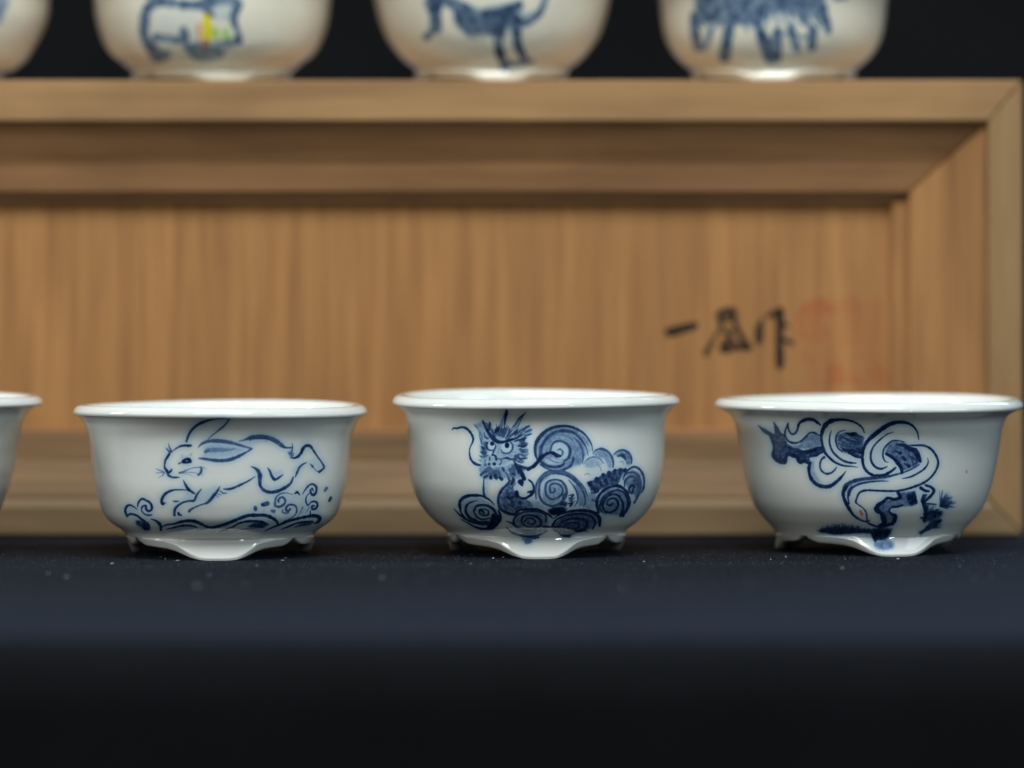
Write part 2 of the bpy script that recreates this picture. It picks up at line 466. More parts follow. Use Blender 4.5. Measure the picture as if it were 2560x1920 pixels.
# ------------------------------------------------------------------ the drawings
def draw_rabbit():
    c = Canvas(150, 950, 800, 480); S, P = c.S, c.P
    c.crop(380, 1030, 6.9125)
    P('640,480 700,330 900,210 1200,150 1300,150 1150,320 960,480', .05, 6)
    P('900,600 1100,555 1400,590 1650,640 1400,760 1100,800 880,780 900,700', .20, 4)
    P('1300,560 1700,480 2000,480 1700,620', .10, 6)
    S('597,520 640,400 700,310 800,225 900,180 1000,145 1120,125 1240,120 1350,128', '30 34 40 44 40 34 30 26 20', .92)
    S('1330,135 1260,230 1180,300 1080,380 1020,430 970,478', '30 26 24 18 14 10', .85)
    S('800,620 860,560 950,520 1060,505 1200,510 1340,530 1480,565 1600,600 1720,632', '12 38 56 60 62 60 48 34 30', .66)
    S('1730,635 1640,690 1540,745 1420,800 1300,835 1150,845 1000,830 900,815 810,808', '24 30 44 56 58 54 50 44 18', .70)
    S('920,695 960,672 1050,665 1180,660 1300,660 1400,645 1450,645', '50 66 74 74 56 34 14', .45)
    S('925,700 970,675', '30 40', .66)
    S('365,685 430,635 500,600 570,588 640,592 680,588', '10 24 36 38 42 34', .88)
    S('293,550 305,620 345,700', '6 20 26', .8); S('240,625 280,670 320,715', '6 22 24', .75)
    S('300,740 270,790 235,850 225,920 225,970 250,1010 300,1060', '36 40 34 26 34 44 30', .9)
    S('345,1000 320,1040 290,1050', '24 42 24', .9)
    S('255,1050 290,1100 350,1135 420,1138 490,1135', '18 40 36 30 6', .82)
    for q in ('65,985 130,1015 225,1045', '70,1065 150,1055 225,1050', '115,1145 190,1100 222,1050'): S(q, '5 13 16', .6)
    P('505,880 530,830 600,795 660,800 690,840 690,885 600,905 530,900', .95, 1.2, grain=.1)
    P('575,855 605,838 630,850 605,868', .45, 1.0, mode='mul')
    S('470,900 500,885', '26 18', .9)
    S('500,740 520,800', '8 12', .3); S('540,735 525,800', '8 12', .3); S('700,715 660,760', '10 14', .45)
    S('480,1060 540,1040 640,995 740,968 850,965 940,985', '30 24 12 12 14 4', .66)
    S('480,1060 600,1050 720,1055 820,1080', '20 13 12 12', .5); S('480,1068 600,1080 700,1110 760,1150', '16 9 8 5', .4)
    S('850,960 855,1020 830,1070 795,1100', '26 36 40 24', .74); S('870,1070 865,1110', '12 8', .4)
    S('1240,1335 1330,1335 1420,1310 1540,1255 1660,1195 1740,1145 1780,1115', '18 44 36 34 24 18 14', .82)
    S('1692,492', 20, .9); S('1975,500', 17, .6); S('1050,612', 11, .8); S('1000,1040', 13, .3)
    c.crop(580, 1060, 7.9)
    P('1110,540 1190,500 1235,600 1180,670 1130,630', .45, 3)
    P('1480,760 1620,640 1820,840 1720,940 1600,820', .12, 5)
    P('1180,880 1380,760 1480,740 1260,1040', .10, 5)
    S('130,345 230,320 330,285 430,262 560,252 680,262 790,290 900,340 980,400 1040,450 1090,462 1185,460', '12 28 62 84 88 84 78 68 56 38 32 30', .68)
    S('330,300 480,293 600,290 720,305 850,362 950,430 1030,470', '10 14 14 14 16 16 14', .88)
    S('1190,370 1200,440 1190,520 1170,590', '8 22 24 30', .68); S('1110,560 1160,600 1200,640', '22 30 24', .6); S('1225,580 1200,640', '16 18', .6)
    S('1150,655 1230,665 1310,630 1370,560 1400,490 1450,430 1520,415 1570,440', '14 34 48 62 62 58 56 48', .88)
    S('1560,430 1620,520 1700,640 1780,750 1825,840 1790,890 1725,940', '50 40 30 26 34 36 44', .9)
    S('1730,945 1670,915 1620,860 1590,820 1540,775', '20 14 18 38 8', .72)
    S('1480,750 1400,790 1330,860 1290,950 1250,1045', '12 30 36 40 18', .78)
    S('375,840 450,870 510,920 550,1000 550,1100 555,1200 600,1280 680,1330 780,1345 900,1325 1000,1280 1100,1220 1170,1150 1215,1035', '12 38 64 78 70 54 52 58 60 62 58 54 44 18', .8)
    S('700,860 750,930 780,1010 830,1085 880,1085 950,1040 1010,995', '10 42 54 58 40 30 14', .8)
    P('820,940 1000,900 1000,1000 880,1060', .15, 6); P('600,1050 700,1250 900,1290 1100,1180 820,1240 640,1150', .12, 6)
    c.crop(290, 1200, 7.9)
    P('1400,220 1540,290 1900,120 2040,140 1900,360 1780,450 1560,420 1300,440', .13, 6)
    S('1330,10 1380,110 1430,190 1500,240 1560,280', '10 48 60 44 18', .92)
    S('1400,205 1280,200 1150,205 1040,240 960,300 915,380 905,450 930,480 950,460', '18 24 34 46 50 52 54 50 36', .87)
    S('990,470', 24, .5); S('1130,425 1180,430 1260,425', '18 42 12', .72)
    S('1690,180 1640,240 1590,310 1545,410 1450,420 1340,445 1240,500 1170,580 1155,680 1160,700', '8 30 40 42 34 32 42 50 50 50', .87)
    S('1235,660 1250,690', '44 50', .9); S('1290,700', 34, .88)
    S('2050,130 2010,210 1940,300 1860,400 1790,460 1690,490 1570,540 1490,580 1445,625', '12 48 56 54 38 24 26 36 44', .8)
    S('2060,220 2120,265 2190,260', '18 26 14', .75); S('1960,300 2030,350', '16 12', .6); S('2000,280 2080,300', '18 12', .6)
    S('430,540 450,450 500,390 540,380 600,410 670,450 710,520 705,590 650,620 600,580 600,530', '18 34 40 44 40 44 48 44 44 44 40', .86)
    S('590,510 530,530 510,600 560,670 640,700 720,695', '40 40 22 22 32 18', .8)
    S('430,595 350,530 270,500 210,540 190,620 225,720', '10 28 42 46 44 40', .84)
    S('230,720 270,680 330,680 420,710 500,770 570,820 640,890 650,980', '36 40 40 36 40 44 56 50', .88)
    P('390,800 520,800 620,870 660,980 580,1010 480,930 400,880', .85, 4)
    P('220,530 400,590 560,760 300,660', .14, 5)
    S('690,775 770,800 830,840 880,900 890,990', '12 32 48 56 44', .9)
    S('890,940 1000,890 1150,870 1280,830 1420,810 1560,820 1680,870 1780,920 1880,940 2000,920 2212,860', '20 30 34 54 62 58 50 46 50 54 60', .93)
    S('1000,980 1120,950 1280,910 1420,900 1540,920 1620,950', '12 30 40 44 36 8', .9)
    P('1000,960 1300,880 1600,930 1500,980 1200,990', .25, 4)
    S('1570,1010 1680,985 1800,970', '8 16 8', .7); S('2050,1015 2200,985', '8 22', .65)
    c.crop(540, 1200, 7.373)
    S('0,870 150,820 300,765 450,705 600,655 750,650 900,650 1020,690 1110,750 1140,810', '44 50 56 56 58 62 62 58 56 36', .93)
    S('60,950 200,900 320,860 420,800 560,765 720,760 860,780 980,820', '10 18 26 34 44 46 48 16', .88)
    P('560,860 700,790 850,800 970,830 870,885 650,880', .85, 2.5)
    S('350,940 500,905 700,890 900,880', '8 12 12 8', .6)
    S('900,940 1050,870 1200,810 1350,750 1500,710 1680,670 1820,655 1905,690 1890,760 1810,800', '12 30 40 44 44 50 66 74 56 24', .93)
    S('1200,910 1350,850 1500,790 1650,770 1780,770', '10 30 36 44 46', .9)
    P('1400,880 1550,800 1780,770 1750,830 1600,850', .8, 3)
    S('725,505 730,550', '66 70', .62); S('728,528', 26, .9); S('860,455 950,430', '62 70', .66); S('860,455 890,475', '40 30', .85)
    S('1030,565 1070,575', '54 60', .6); S('2010,190 2045,140', '40 50', .62); S('2090,380 2120,320', '40 54', .78); S('885,562', 13, .8)
    P('1100,300 1250,240 1420,270 1600,250 1680,450 1500,700 1480,480 1280,470', .10, 6)
    S('1420,265 1300,235 1190,250 1110,320 1090,410 1090,470', '10 18 24 28 36 42', .62)
    S('1090,480 1170,490 1250,450 1280,380 1240,320 1190,320 1150,370 1160,410', '38 44 40 38 34 30 36 26', .7)
    S('1450,250 1500,220 1545,270', '14 50 18', .85)
    S('1240,760 1380,700 1460,640 1490,560 1470,480 1400,450 1320,470 1290,540 1330,570 1370,530', '8 20 24 30 32 34 38 42 46 40', .72)
    S('1230,540 1230,590 1290,610 1350,600', '18 34 34 20', .55)
    S('1600,255 1650,170 1720,90 1790,70 1850,120 1850,210 1810,265 1760,250 1745,190 1780,150 1800,200', '12 24 32 36 38 40 42 42 36 26 22', .82)
    S('1720,240 1670,300 1660,390 1690,460', '10 22 34 26', .78)
    S('1700,470 1760,400 1840,395 1875,450 1840,520 1780,530 1770,480 1810,470', '18 28 38 42 42 42 36 34', .85); S('1740,560 1740,650', '16 32', .85)
    S('1500,690 1560,590 1600,500', '12 26 40', .45); S('1650,610 1720,500', '12 24', .45); S('1580,620 1640,540', '14 22', .35)
    return c, c.sheet(halo=1.3)

def draw_dragon():
    c = Canvas(950, 930, 800, 480); S, P = c.S, c.P; c.wash = 1.3
    c.crop(1320, 1050, 6.9125)
    P('140,420 300,200 560,120 850,170 1050,360 1110,540 1000,620 940,760 760,830 520,880 300,830 150,700', .32, 4)
    P('420,420 560,390 700,480 700,640 560,700 400,560', .35, 4, mode='mul'); P('280,700 400,660 600,720 560,780 360,780', .45, 3, mode='mul')
    P('970,430 1090,460 1100,560 1000,600', .5, 4, mode='mul')
    P('140,1300 200,1000 400,900 650,900 900,1100 1020,1320 980,1500 860,1500 860,1300 800,1100 650,960 400,960 220,1100 210,1350', .33, 4)
    P('280,1080 420,1030 600,1080 660,1250 560,1420 400,1490 230,1400', .27, 5)
    P('1120,600 1200,530 1300,520 1400,590 1460,700 1450,830 1400,860 1320,680 1150,640', .30, 5)
    P('960,780 1050,680 1180,660 1300,760 1240,820 1050,850', .22, 5); P('960,840 1200,780 1270,900 1100,1000', .08, 6)
    P('1480,620 1620,540 1760,600 1800,780 1700,800 1680,680 1560,640', .36, 5)
    P('1010,1100 1180,1010 1300,950 1420,900 1520,860 1700,840 1640,960 1560,1120 1400,1150 1200,1240 1100,1260 1060,1180', .52, 4)
    P('1040,1260 1200,1200 1180,1500 1050,1560 960,1500 1000,1300', .28, 6)
    P('1650,1040 1800,850 1960,930 1980,1150 1880,1380 1820,1300 1700,1150', .34, 4)
    P('1740,1000 1900,1000 1960,1150 1880,1350 1860,1180', .50, 6)
    P('1200,1400 1350,1200 1560,1160 1740,1330 1740,1500 1640,1659 1300,1640', .36, 4)
    S('1120,550 1100,440 1040,330 950,230 830,160 700,120 560,115 430,140 320,190 220,280 150,380 125,480 130,600 160,690', '8 20 26 32 38 42 48 50 56 60 56 52 40 22', .84)
    S('1040,620 1010,500 940,380 850,270 740,215 600,195 470,220 360,290 280,380 230,480 220,580 210,680 260,760 350,800 460,820 560,800 620,760 620,700', '8 18 28 38 46 50 54 56 54 54 60 64 54 46 44 44 34 16', .76)
    S('940,760 955,640 930,500 880,400 800,320', '10 28 38 38 16', .68); S('1060,480 1000,380 920,290', '10 14 10', .4)
    S('780,620 780,700 740,790 650,850 540,880 430,880 320,840 200,770', '14 36 46 40 36 34 32 16', .74)
    S('390,540 410,450 460,390 540,370 640,400 710,470 730,560 700,660 640,710', '26 30 30 32 36 42 46 46 26', .74)
    S('510,530 560,510 600,560 590,610', '14 26 32 26', .62); S('320,400 420,300 540,260 680,290 780,370 830,470', '16 26 26 30 26 16', .5)
    S('880,800 920,700 900,560', '10 24 16', .42); S('830,820 850,700', '10 18', .3)
    S('320,640 400,700 500,740 600,740', '16 22 24 14', .5)
    S('0,860 100,800 160,740 220,660 300,600 380,570 440,580 500,620 570,630', '50 56 56 66 48 42 56 66 24', .95)
    S('140,1360 130,1220 160,1080 240,970 340,900 480,890 620,900 760,970 880,1080 980,1200 1030,1330', '20 38 38 38 36 36 36 40 40 36 12', .66)
    S('960,1510 990,1400 970,1280 900,1160 800,1050 680,970 540,930 400,930 290,980 210,1080 190,1220 210,1350 280,1440 400,1490 500,1470 590,1410 660,1300 660,1190 600,1080 520,1040 420,1040 330,1080 300,1180 320,1300 400,1370 500,1350 580,1290 600,1200 550,1130 460,1100 390,1130 380,1200 400,1260 460,1240 460,1190', '12 26 34 36 38 36 34 34 36 38 38 38 40 36 38 44 48 42 34 30 30 30 34 38 38 34 30 32 34 30 32 36 32 34 30', .72)
    S('800,1500 860,1390 850,1270 790,1150 700,1040', '16 32 36 28 12', .68); S('920,1480 930,1340 890,1220', '10 18 14', .45)
    S('600,1390 650,1290', '40 56', .75)
    S('700,1310 780,1300 740,1350', '14 38 26', .82); S('580,1450 640,1460', '60 66', .88); S('700,1450 760,1450 730,1490', '18 46 36', .9)
    P('330,1570 450,1510 570,1500 620,1530 690,1530 640,1600 500,1650 400,1640', .88, 4)
    P('420,1470 620,1400 720,1440 560,1520', .5, 4)
    S('1120,590 1180,530 1270,510 1370,550 1440,630 1475,740 1470,830', '12 30 42 42 42 38 16', .66); S('1180,590 1280,560 1370,640 1410,740', '10 16 20 12', .34)
    S('960,770 1040,680 1140,650 1240,680 1310,760', '12 24 32 28 14', .5); S('1080,720 1160,700 1240,740', '10 14 10', .28)
    S('1190,770 1250,830 1270,900', '14 20 12', .4); S('990,820 1060,805 1120,820', '12 36 12', .34); S('980,950 1040,935 1080,970', '12 18 10', .4)
    S('1480,610 1540,560 1640,530 1740,580 1790,680 1790,760', '16 32 38 46 38 16', .66); S('1550,640 1630,620 1690,690', '16 46 36', .76); S('1580,740 1630,730 1660,780', '14 24 18', .34)
    for q, w_ in (('1070,1110 1090,1150', 74), ('1040,1090 1100,1070', 40), ('1190,1030 1190,1080', 74), ('1300,960 1300,1000', 62), ('1400,920 1400,970', 76), ('1500,880 1490,960', 54), ('1600,870 1590,950', 56), ('1690,860 1660,900', 46),
                  ('1340,1050 1370,1110', 62), ('1250,1080 1280,1150', 44), ('1540,1000 1520,1060', 34), ('1140,1200 1190,1230', 46), ('1200,1230 1140,1265', 56), ('1450,1010 1470,1060', 34), ('1250,1000 1240,1040', 40), ('1110,1180 1090,1220', 30)): S(q, f'{w_} {w_*.7}', .9)
    c.scales('1010,1100 1180,1010 1300,950 1420,900 1520,860 1700,840 1640,960 1560,1120 1400,1150 1200,1240 1100,1260 1060,1180', 26, 20, .9)
    c.scales('640,1180 760,1260 800,1450 640,1540 560,1440', 9, 22, .85)
    S('1130,1390', 48, .62); S('1150,1400 1100,1370', '36 20', .6)
    S('1640,1040 1690,920 1780,840 1850,820 1930,860 1990,950 2010,1070 2000,1180 1960,1270', '16 28 34 38 46 38 32 36 10', .82)
    S('1650,1000 1720,930 1810,910 1890,950 1940,1040 1950,1140 1920,1270 1870,1380 1830,1440', '12 26 32 36 44 50 48 36 22', .7)
    S('1670,1160 1680,1060 1740,1000 1820,980 1890,1030 1910,1120', '20 36 40 40 44 40', .72)
    S('1840,1170 1810,1130 1760,1170 1750,1240 1800,1260 1820,1200', '34 38 38 40 44 34', .86); S('1780,1290 1860,1250 1890,1180', '12 26 20', .55); S('1850,1430 1830,1440', '26 20', .9)
    S('1220,1600 1190,1480 1200,1370 1260,1270 1360,1190 1480,1150 1580,1150 1680,1220 1740,1320 1770,1420 1740,1540 1690,1620', '36 46 46 44 40 42 46 50 36 22 14 8', .93)
    S('1640,1659 1700,1560 1730,1450 1710,1340 1640,1250 1540,1220 1400,1270 1310,1340 1260,1430 1240,1520 1280,1600', '44 46 44 42 36 32 32 36 38 38 26', .88)
    S('1600,1659 1640,1560 1640,1440 1580,1330 1500,1290 1400,1310 1320,1400 1290,1500 1330,1580 1420,1600 1510,1560 1560,1470 1530,1380 1450,1360 1380,1400 1370,1460 1430,1480 1470,1440', '50 44 44 38 34 32 36 36 34 30 38 42 40 32 34 38 36 24', .9)
    c.crop(1120, 1020, 9.217)
    P('600,370 800,290 900,340 1000,330 1050,470 1180,420 1240,520 1480,440 1600,470 1860,400 1930,500 1920,600 1780,700 1800,860 1850,970 1840,1100 1820,1170 1700,1260 1500,1230 1200,1150 1100,1050 1000,1000 900,1050 780,1040 720,900 740,700 690,520', .24, 3, grain=.42)
    P('700,1350 850,1290 1000,1350 1300,1330 1500,1250 1700,1400 1780,1620 1450,1659 1250,1600 830,1659 740,1560', .30, 4, grain=.42)
    P('720,1080 900,1050 1200,1080 1500,1200 1300,1340 1000,1360 780,1330', .22, 5)
    P('1210,300 1330,80 1380,100 1310,420 1200,500', .25, 4); P('1460,460 1720,180 1800,100 1640,400 1560,520', .28, 4)
    c.fan(1300, 900, 590, -52, 42, 26, 34, .72, .2, 330); c.fan(1060, 960, 330, 138, 222, 16, 30, .66, .2, 170)
    c.fan(1180, 900, 560, -128, -40, 24, 34, .74, .22, 240); c.fan(1120, 1250, 420, 70, 150, 20, 34, .66, .2, 170); c.fan(1500, 1250, 380, 20, 110, 14, 30, .66, .2, 60)
    S('90,490 130,450 200,455 260,440 340,430 420,460 490,520 550,610 580,700 560,790 520,870 495,960 500,1080 530,1180 600,1260 680,1300 760,1310', '18 34 40 48 54 54 50 48 46 34 24 24 32 44 54 58 26', .88)
    S('800,300 860,430 920,540 1000,650 1090,740 1180,780 1300,780 1420,740 1560,700 1700,640', '28 48 66 80 96 78 58 58 42 14', .97)
    S('1350,60 1340,130 1320,230 1310,330 1310,400', '60 76 58 36 16', .95); S('1290,130 1240,300 1190,400', '8 22 14', .6)
    S('1800,90 1720,180 1640,240 1560,360 1480,450', '8 48 40 28 18', .92); S('1690,240 1650,340 1600,460', '28 24 22', .66)
    for q, w_, d in (('600,370 650,420 700,480', '10 28 18', .66), ('800,290 830,360', '44 48', .85), ('960,330 960,420 940,500', '50 64 56', .8), ('880,340 920,440', '30 46', .7), ('1160,440 1130,500 1090,560', '34 74 56', .92),
                     ('1270,520 1270,640', '56 80', .68), ('1420,480 1400,580', '40 54', .7), ('1600,490 1560,560 1520,590', '26 56 36', .95), ('1880,410 1800,450 1710,520', '26 42 26', .8), ('1930,500 1860,530 1780,560', '20 36 24', .8),
                     ('1930,600 1860,620 1760,650', '16 36 26', .78), ('1800,690 1720,730 1620,740 1530,770', '28 56 40 24', .88), ('1820,860 1730,890 1620,870', '20 54 36', .92), ('1850,965 1750,970 1660,940', '12 36 36', .72),
                     ('1860,1060 1780,1090', '10 24', .66), ('1830,1160 1760,1160 1690,1170', '12 36 26', .8), ('1710,1270 1640,1240 1560,1200', '16 46 36', .75), ('1540,1110 1620,1090', '44 60', .72), ('1700,1020 1740,1030', '26 30', .7),
                     ('1740,800 1740,880', '30 40', .7), ('700,500 780,640 770,780', '12 30 36', .6), ('720,560 740,700 790,830', '14 28 28', .62), ('830,560 850,660 920,700', '26 36 36', .7), ('760,870 800,920 850,930', '12 56 36', .82),
                     ('740,1000 800,1030 860,1030', '12 46 26', .82), ('720,1090 790,1120 860,1100', '12 36 26', .66), ('700,1180 760,1220', '14 30', .5), ('1340,600 1420,640 1560,600', '20 40 20', .6), ('1050,560 1080,640', '20 40', .7), ('1600,540 1700,560 1800,500', '14 30 14', .6)): S(q, w_, d)
    P('940,800 1080,790 1100,900 1000,955 930,900', .18, 2, mode='mul')
    S('905,790 890,860 905,930 960,965 1040,960', '36 46 40 22 14', .9); S('1018,815', 80, .97)
    P('1240,850 1300,800 1450,820 1470,950 1370,1020 1260,1000 1225,930', .22, 2.5, mode='mul')
    S('1440,790 1490,860 1480,950 1430,1020 1340,1045 1260,1020 1220,950', '36 40 36 32 38 34 20', .78); S('1360,850 1360,880', '96 84', .97)
    S('1080,830 1100,860 1080,930 1050,1000 1020,1080', '18 24 32 38 26', .85); S('1010,1080 1080,1090 1110,1150 1110,1190', '26 42 54 56', .93)
    S('960,1130 960,1190', '36 40', .68); S('870,1190 850,1250 870,1310', '26 22 28', .6); S('1150,1160 1220,1190 1230,1250 1190,1310', '20 32 28 20', .66)
    S('1065,1285', 70, .95); S('945,1290', 54, .88); S('860,1300', 60, .6)
    S('1240,1170 1350,1150 1450,1180 1560,1170', '20 46 46 56', .82); S('1520,1230 1620,1330 1760,1380 1860,1390 1960,1350 2040,1270 2090,1200', '40 54 66 70 72 76 78', .78)
    for q, w_, d in (('1000,1380 1020,1440', '26 34', .62), ('1110,1370 1120,1430', '22 28', .58), ('1160,1380 1180,1430', '22 26', .58), ('1260,1390 1290,1450', '50 56', .82), ('750,1540 820,1480 880,1450', '36 56 36', .8), ('830,1600 900,1560', '50 64', .86),
                     ('980,1570 990,1620', '64 60', .9), ('1090,1540 1110,1610', '60 60', .88), ('1190,1600 1240,1640', '60 66', .88), ('1330,1480 1380,1560 1400,1659', '18 28 36', .78), ('1490,1510 1530,1540', '54 56', .86), ('1500,1610', 46, .82)): S(q, w_, d)
    S('1540,1290 1600,1380 1660,1480 1720,1570 1760,1650', '36 74 76 76 70', .98)
    c.crop(1130, 1170, 5.53)
    P('110,450 350,380 560,500 680,650 640,800 450,850 200,720', .22, 5)
    P('560,620 660,640 680,720 580,840 450,850 500,760', .80, 5)
    P('800,150 900,200 850,280 900,380 1020,430 1100,470 1150,550 1000,560 850,620 700,580 650,480 680,350 760,260', .44, 4, grain=.42)
    c.scales('800,180 900,200 850,280 880,380 980,440 1000,560 850,610 720,560 670,470 700,350', 22, 15, .85)
    P('1000,440 1200,440 1320,560 1150,570', .24, 6); P('440,170 520,200 480,400 440,330', .14, 5)
    P('860,640 1080,580 1330,660 1320,860 1100,950 860,860', .34, 5); P('1400,780 1600,610 1950,610 2040,760 1880,860 1600,950 1440,880', .46, 5)
    S('585,510 520,440 420,385 310,375 210,385 130,430 100,500 120,580', '8 20 28 36 42 42 36 22', .94)
    S('345,450 260,470 200,520 190,600 230,670 310,720 400,750 500,740', '8 22 28 32 36 36 36 26', .92)
    S('25,560 90,630 170,690 270,740 400,770 520,760 620,700', '8 22 28 34 36 40 44', .93); S('120,500 120,600 180,690', '20 24 20', .9)
    S('120,700 220,760 340,820 450,840 560,820 640,740 670,660 640,580', '10 20 26 32 44 54 40 22', .95)
    S('300,600 330,530 400,510 490,520 570,570 610,650 590,730 520,790', '26 30 30 30 32 36 46 44', .93)
    S('440,620 400,570 380,600 400,640 450,655 500,640 500,590 430,560', '30 30 26 22 22 26 16 12', .93); S('310,620 350,680 430,710 520,690', '20 26 26 18', .9)
    S('440,150 435,260 440,350 470,420', '12 24 34 26', .78)
    S('800,170 760,230 690,300 650,380 640,470 670,560 740,610 840,640 920,620', '22 34 36 40 40 40 40 40 26', .84)
    for q, w_, d in (('760,400 800,420 850,400', '24 44 34', .93), ('830,460 840,520', '40 54', .86), ('760,340 790,370', '40 50', .75), ('930,480 960,490', '44 40', .9), ('720,520 760,560', '36 40', .66), ('880,340 890,400', '36 40', .92),
                     ('880,560 960,540', '30 40', .75), ('930,0 960,60 1000,150', '38 46 46', .98), ('850,170 820,230', '46 34', .9), ('940,190 960,230', '60 34', .97), ('800,20 830,90', '40 40', .66), ('960,170 1000,150', '34 34', .9), ('990,600 1030,540', '16 24', .6)): S(q, w_, d)
    P('850,250 920,230 970,260 1030,180 1090,200 1105,290 1040,310 1030,400 960,410 930,330 860,305', .08, 1.5, mode='mul')
    S('1060,165 1110,210 1130,280 1115,350 1060,395 1000,420 930,400 900,350', '20 26 28 30 36 26 26 34', .93)
    S('1050,335 1110,330', '26 50', .95); S('895,330 905,385', '44 40', .95); S('965,200 970,245', '54 16', .97)
    P('1320,580 1400,540 1530,540 1590,570 1500,640 1400,660 1340,640', .85, 4)
    S('850,650 900,600 980,575 1080,570 1180,575 1270,610 1350,660 1410,710', '14 22 28 32 32 28 26 8', .96)
    S('1300,740 1290,650 1200,610 1080,600 960,620 880,670 850,740 880,800 950,840 1060,860 1170,850', '24 26 22 22 24 26 30 30 26 22 12', .88)
    S('960,720 990,670 1070,655 1160,670 1220,720 1230,780 1170,820 1080,820 1000,790 960,740', '24 26 26 28 30 30 26 20 20 20', .93)
    S('1000,740 1040,700 1110,700 1150,740 1120,780 1060,770 1050,740', '20 22 22 24 22 20 18', .92)
    S('740,735 820,760 860,790', '8 22 26', .86); S('750,820 830,890 950,930 1080,945 1200,925 1320,870', '12 26 28 32 28 12', .94)
    S('880,850 1000,890 1120,890 1240,860', '8 14 14 8', .6)
    S('1420,690 1500,640 1620,605 1760,590 1900,600 1990,640 2040,710 2040,800', '14 26 32 38 42 50 50 34', .95)
    S('1390,790 1440,720 1540,670 1680,640 1820,640 1930,680 1980,760 1940,850', '26 26 24 24 28 32 32 16', .92)
    S('1500,760 1580,720 1700,700 1830,720 1870,780 1830,850 1700,890 1560,880 1460,830 1400,830', '18 22 26 30 34 32 26 24 32 26', .93)
    S('1540,820 1600,770 1700,760 1760,790 1720,840 1620,850 1600,810', '20 22 22 24 22 20 18', .94)
    S('1430,840 1480,900 1560,940 1660,910 1760,860 1880,880', '16 34 40 26 18 8', .95)
    S('1260,810 1400,820 1500,800', '24 26 16', .94); S('1410,750 1400,830 1430,880', '24 26 20', .93)
    S('1540,930 1620,940', '44 50', .97)
    P('950,960 1130,950 1100,1040 1020,1060', .50, 5); S('1150,970 1200,960', '24 24', .85); S('1080,965 1150,975', '16 26', .8)
    return c, c.sheet(halo=1.0)

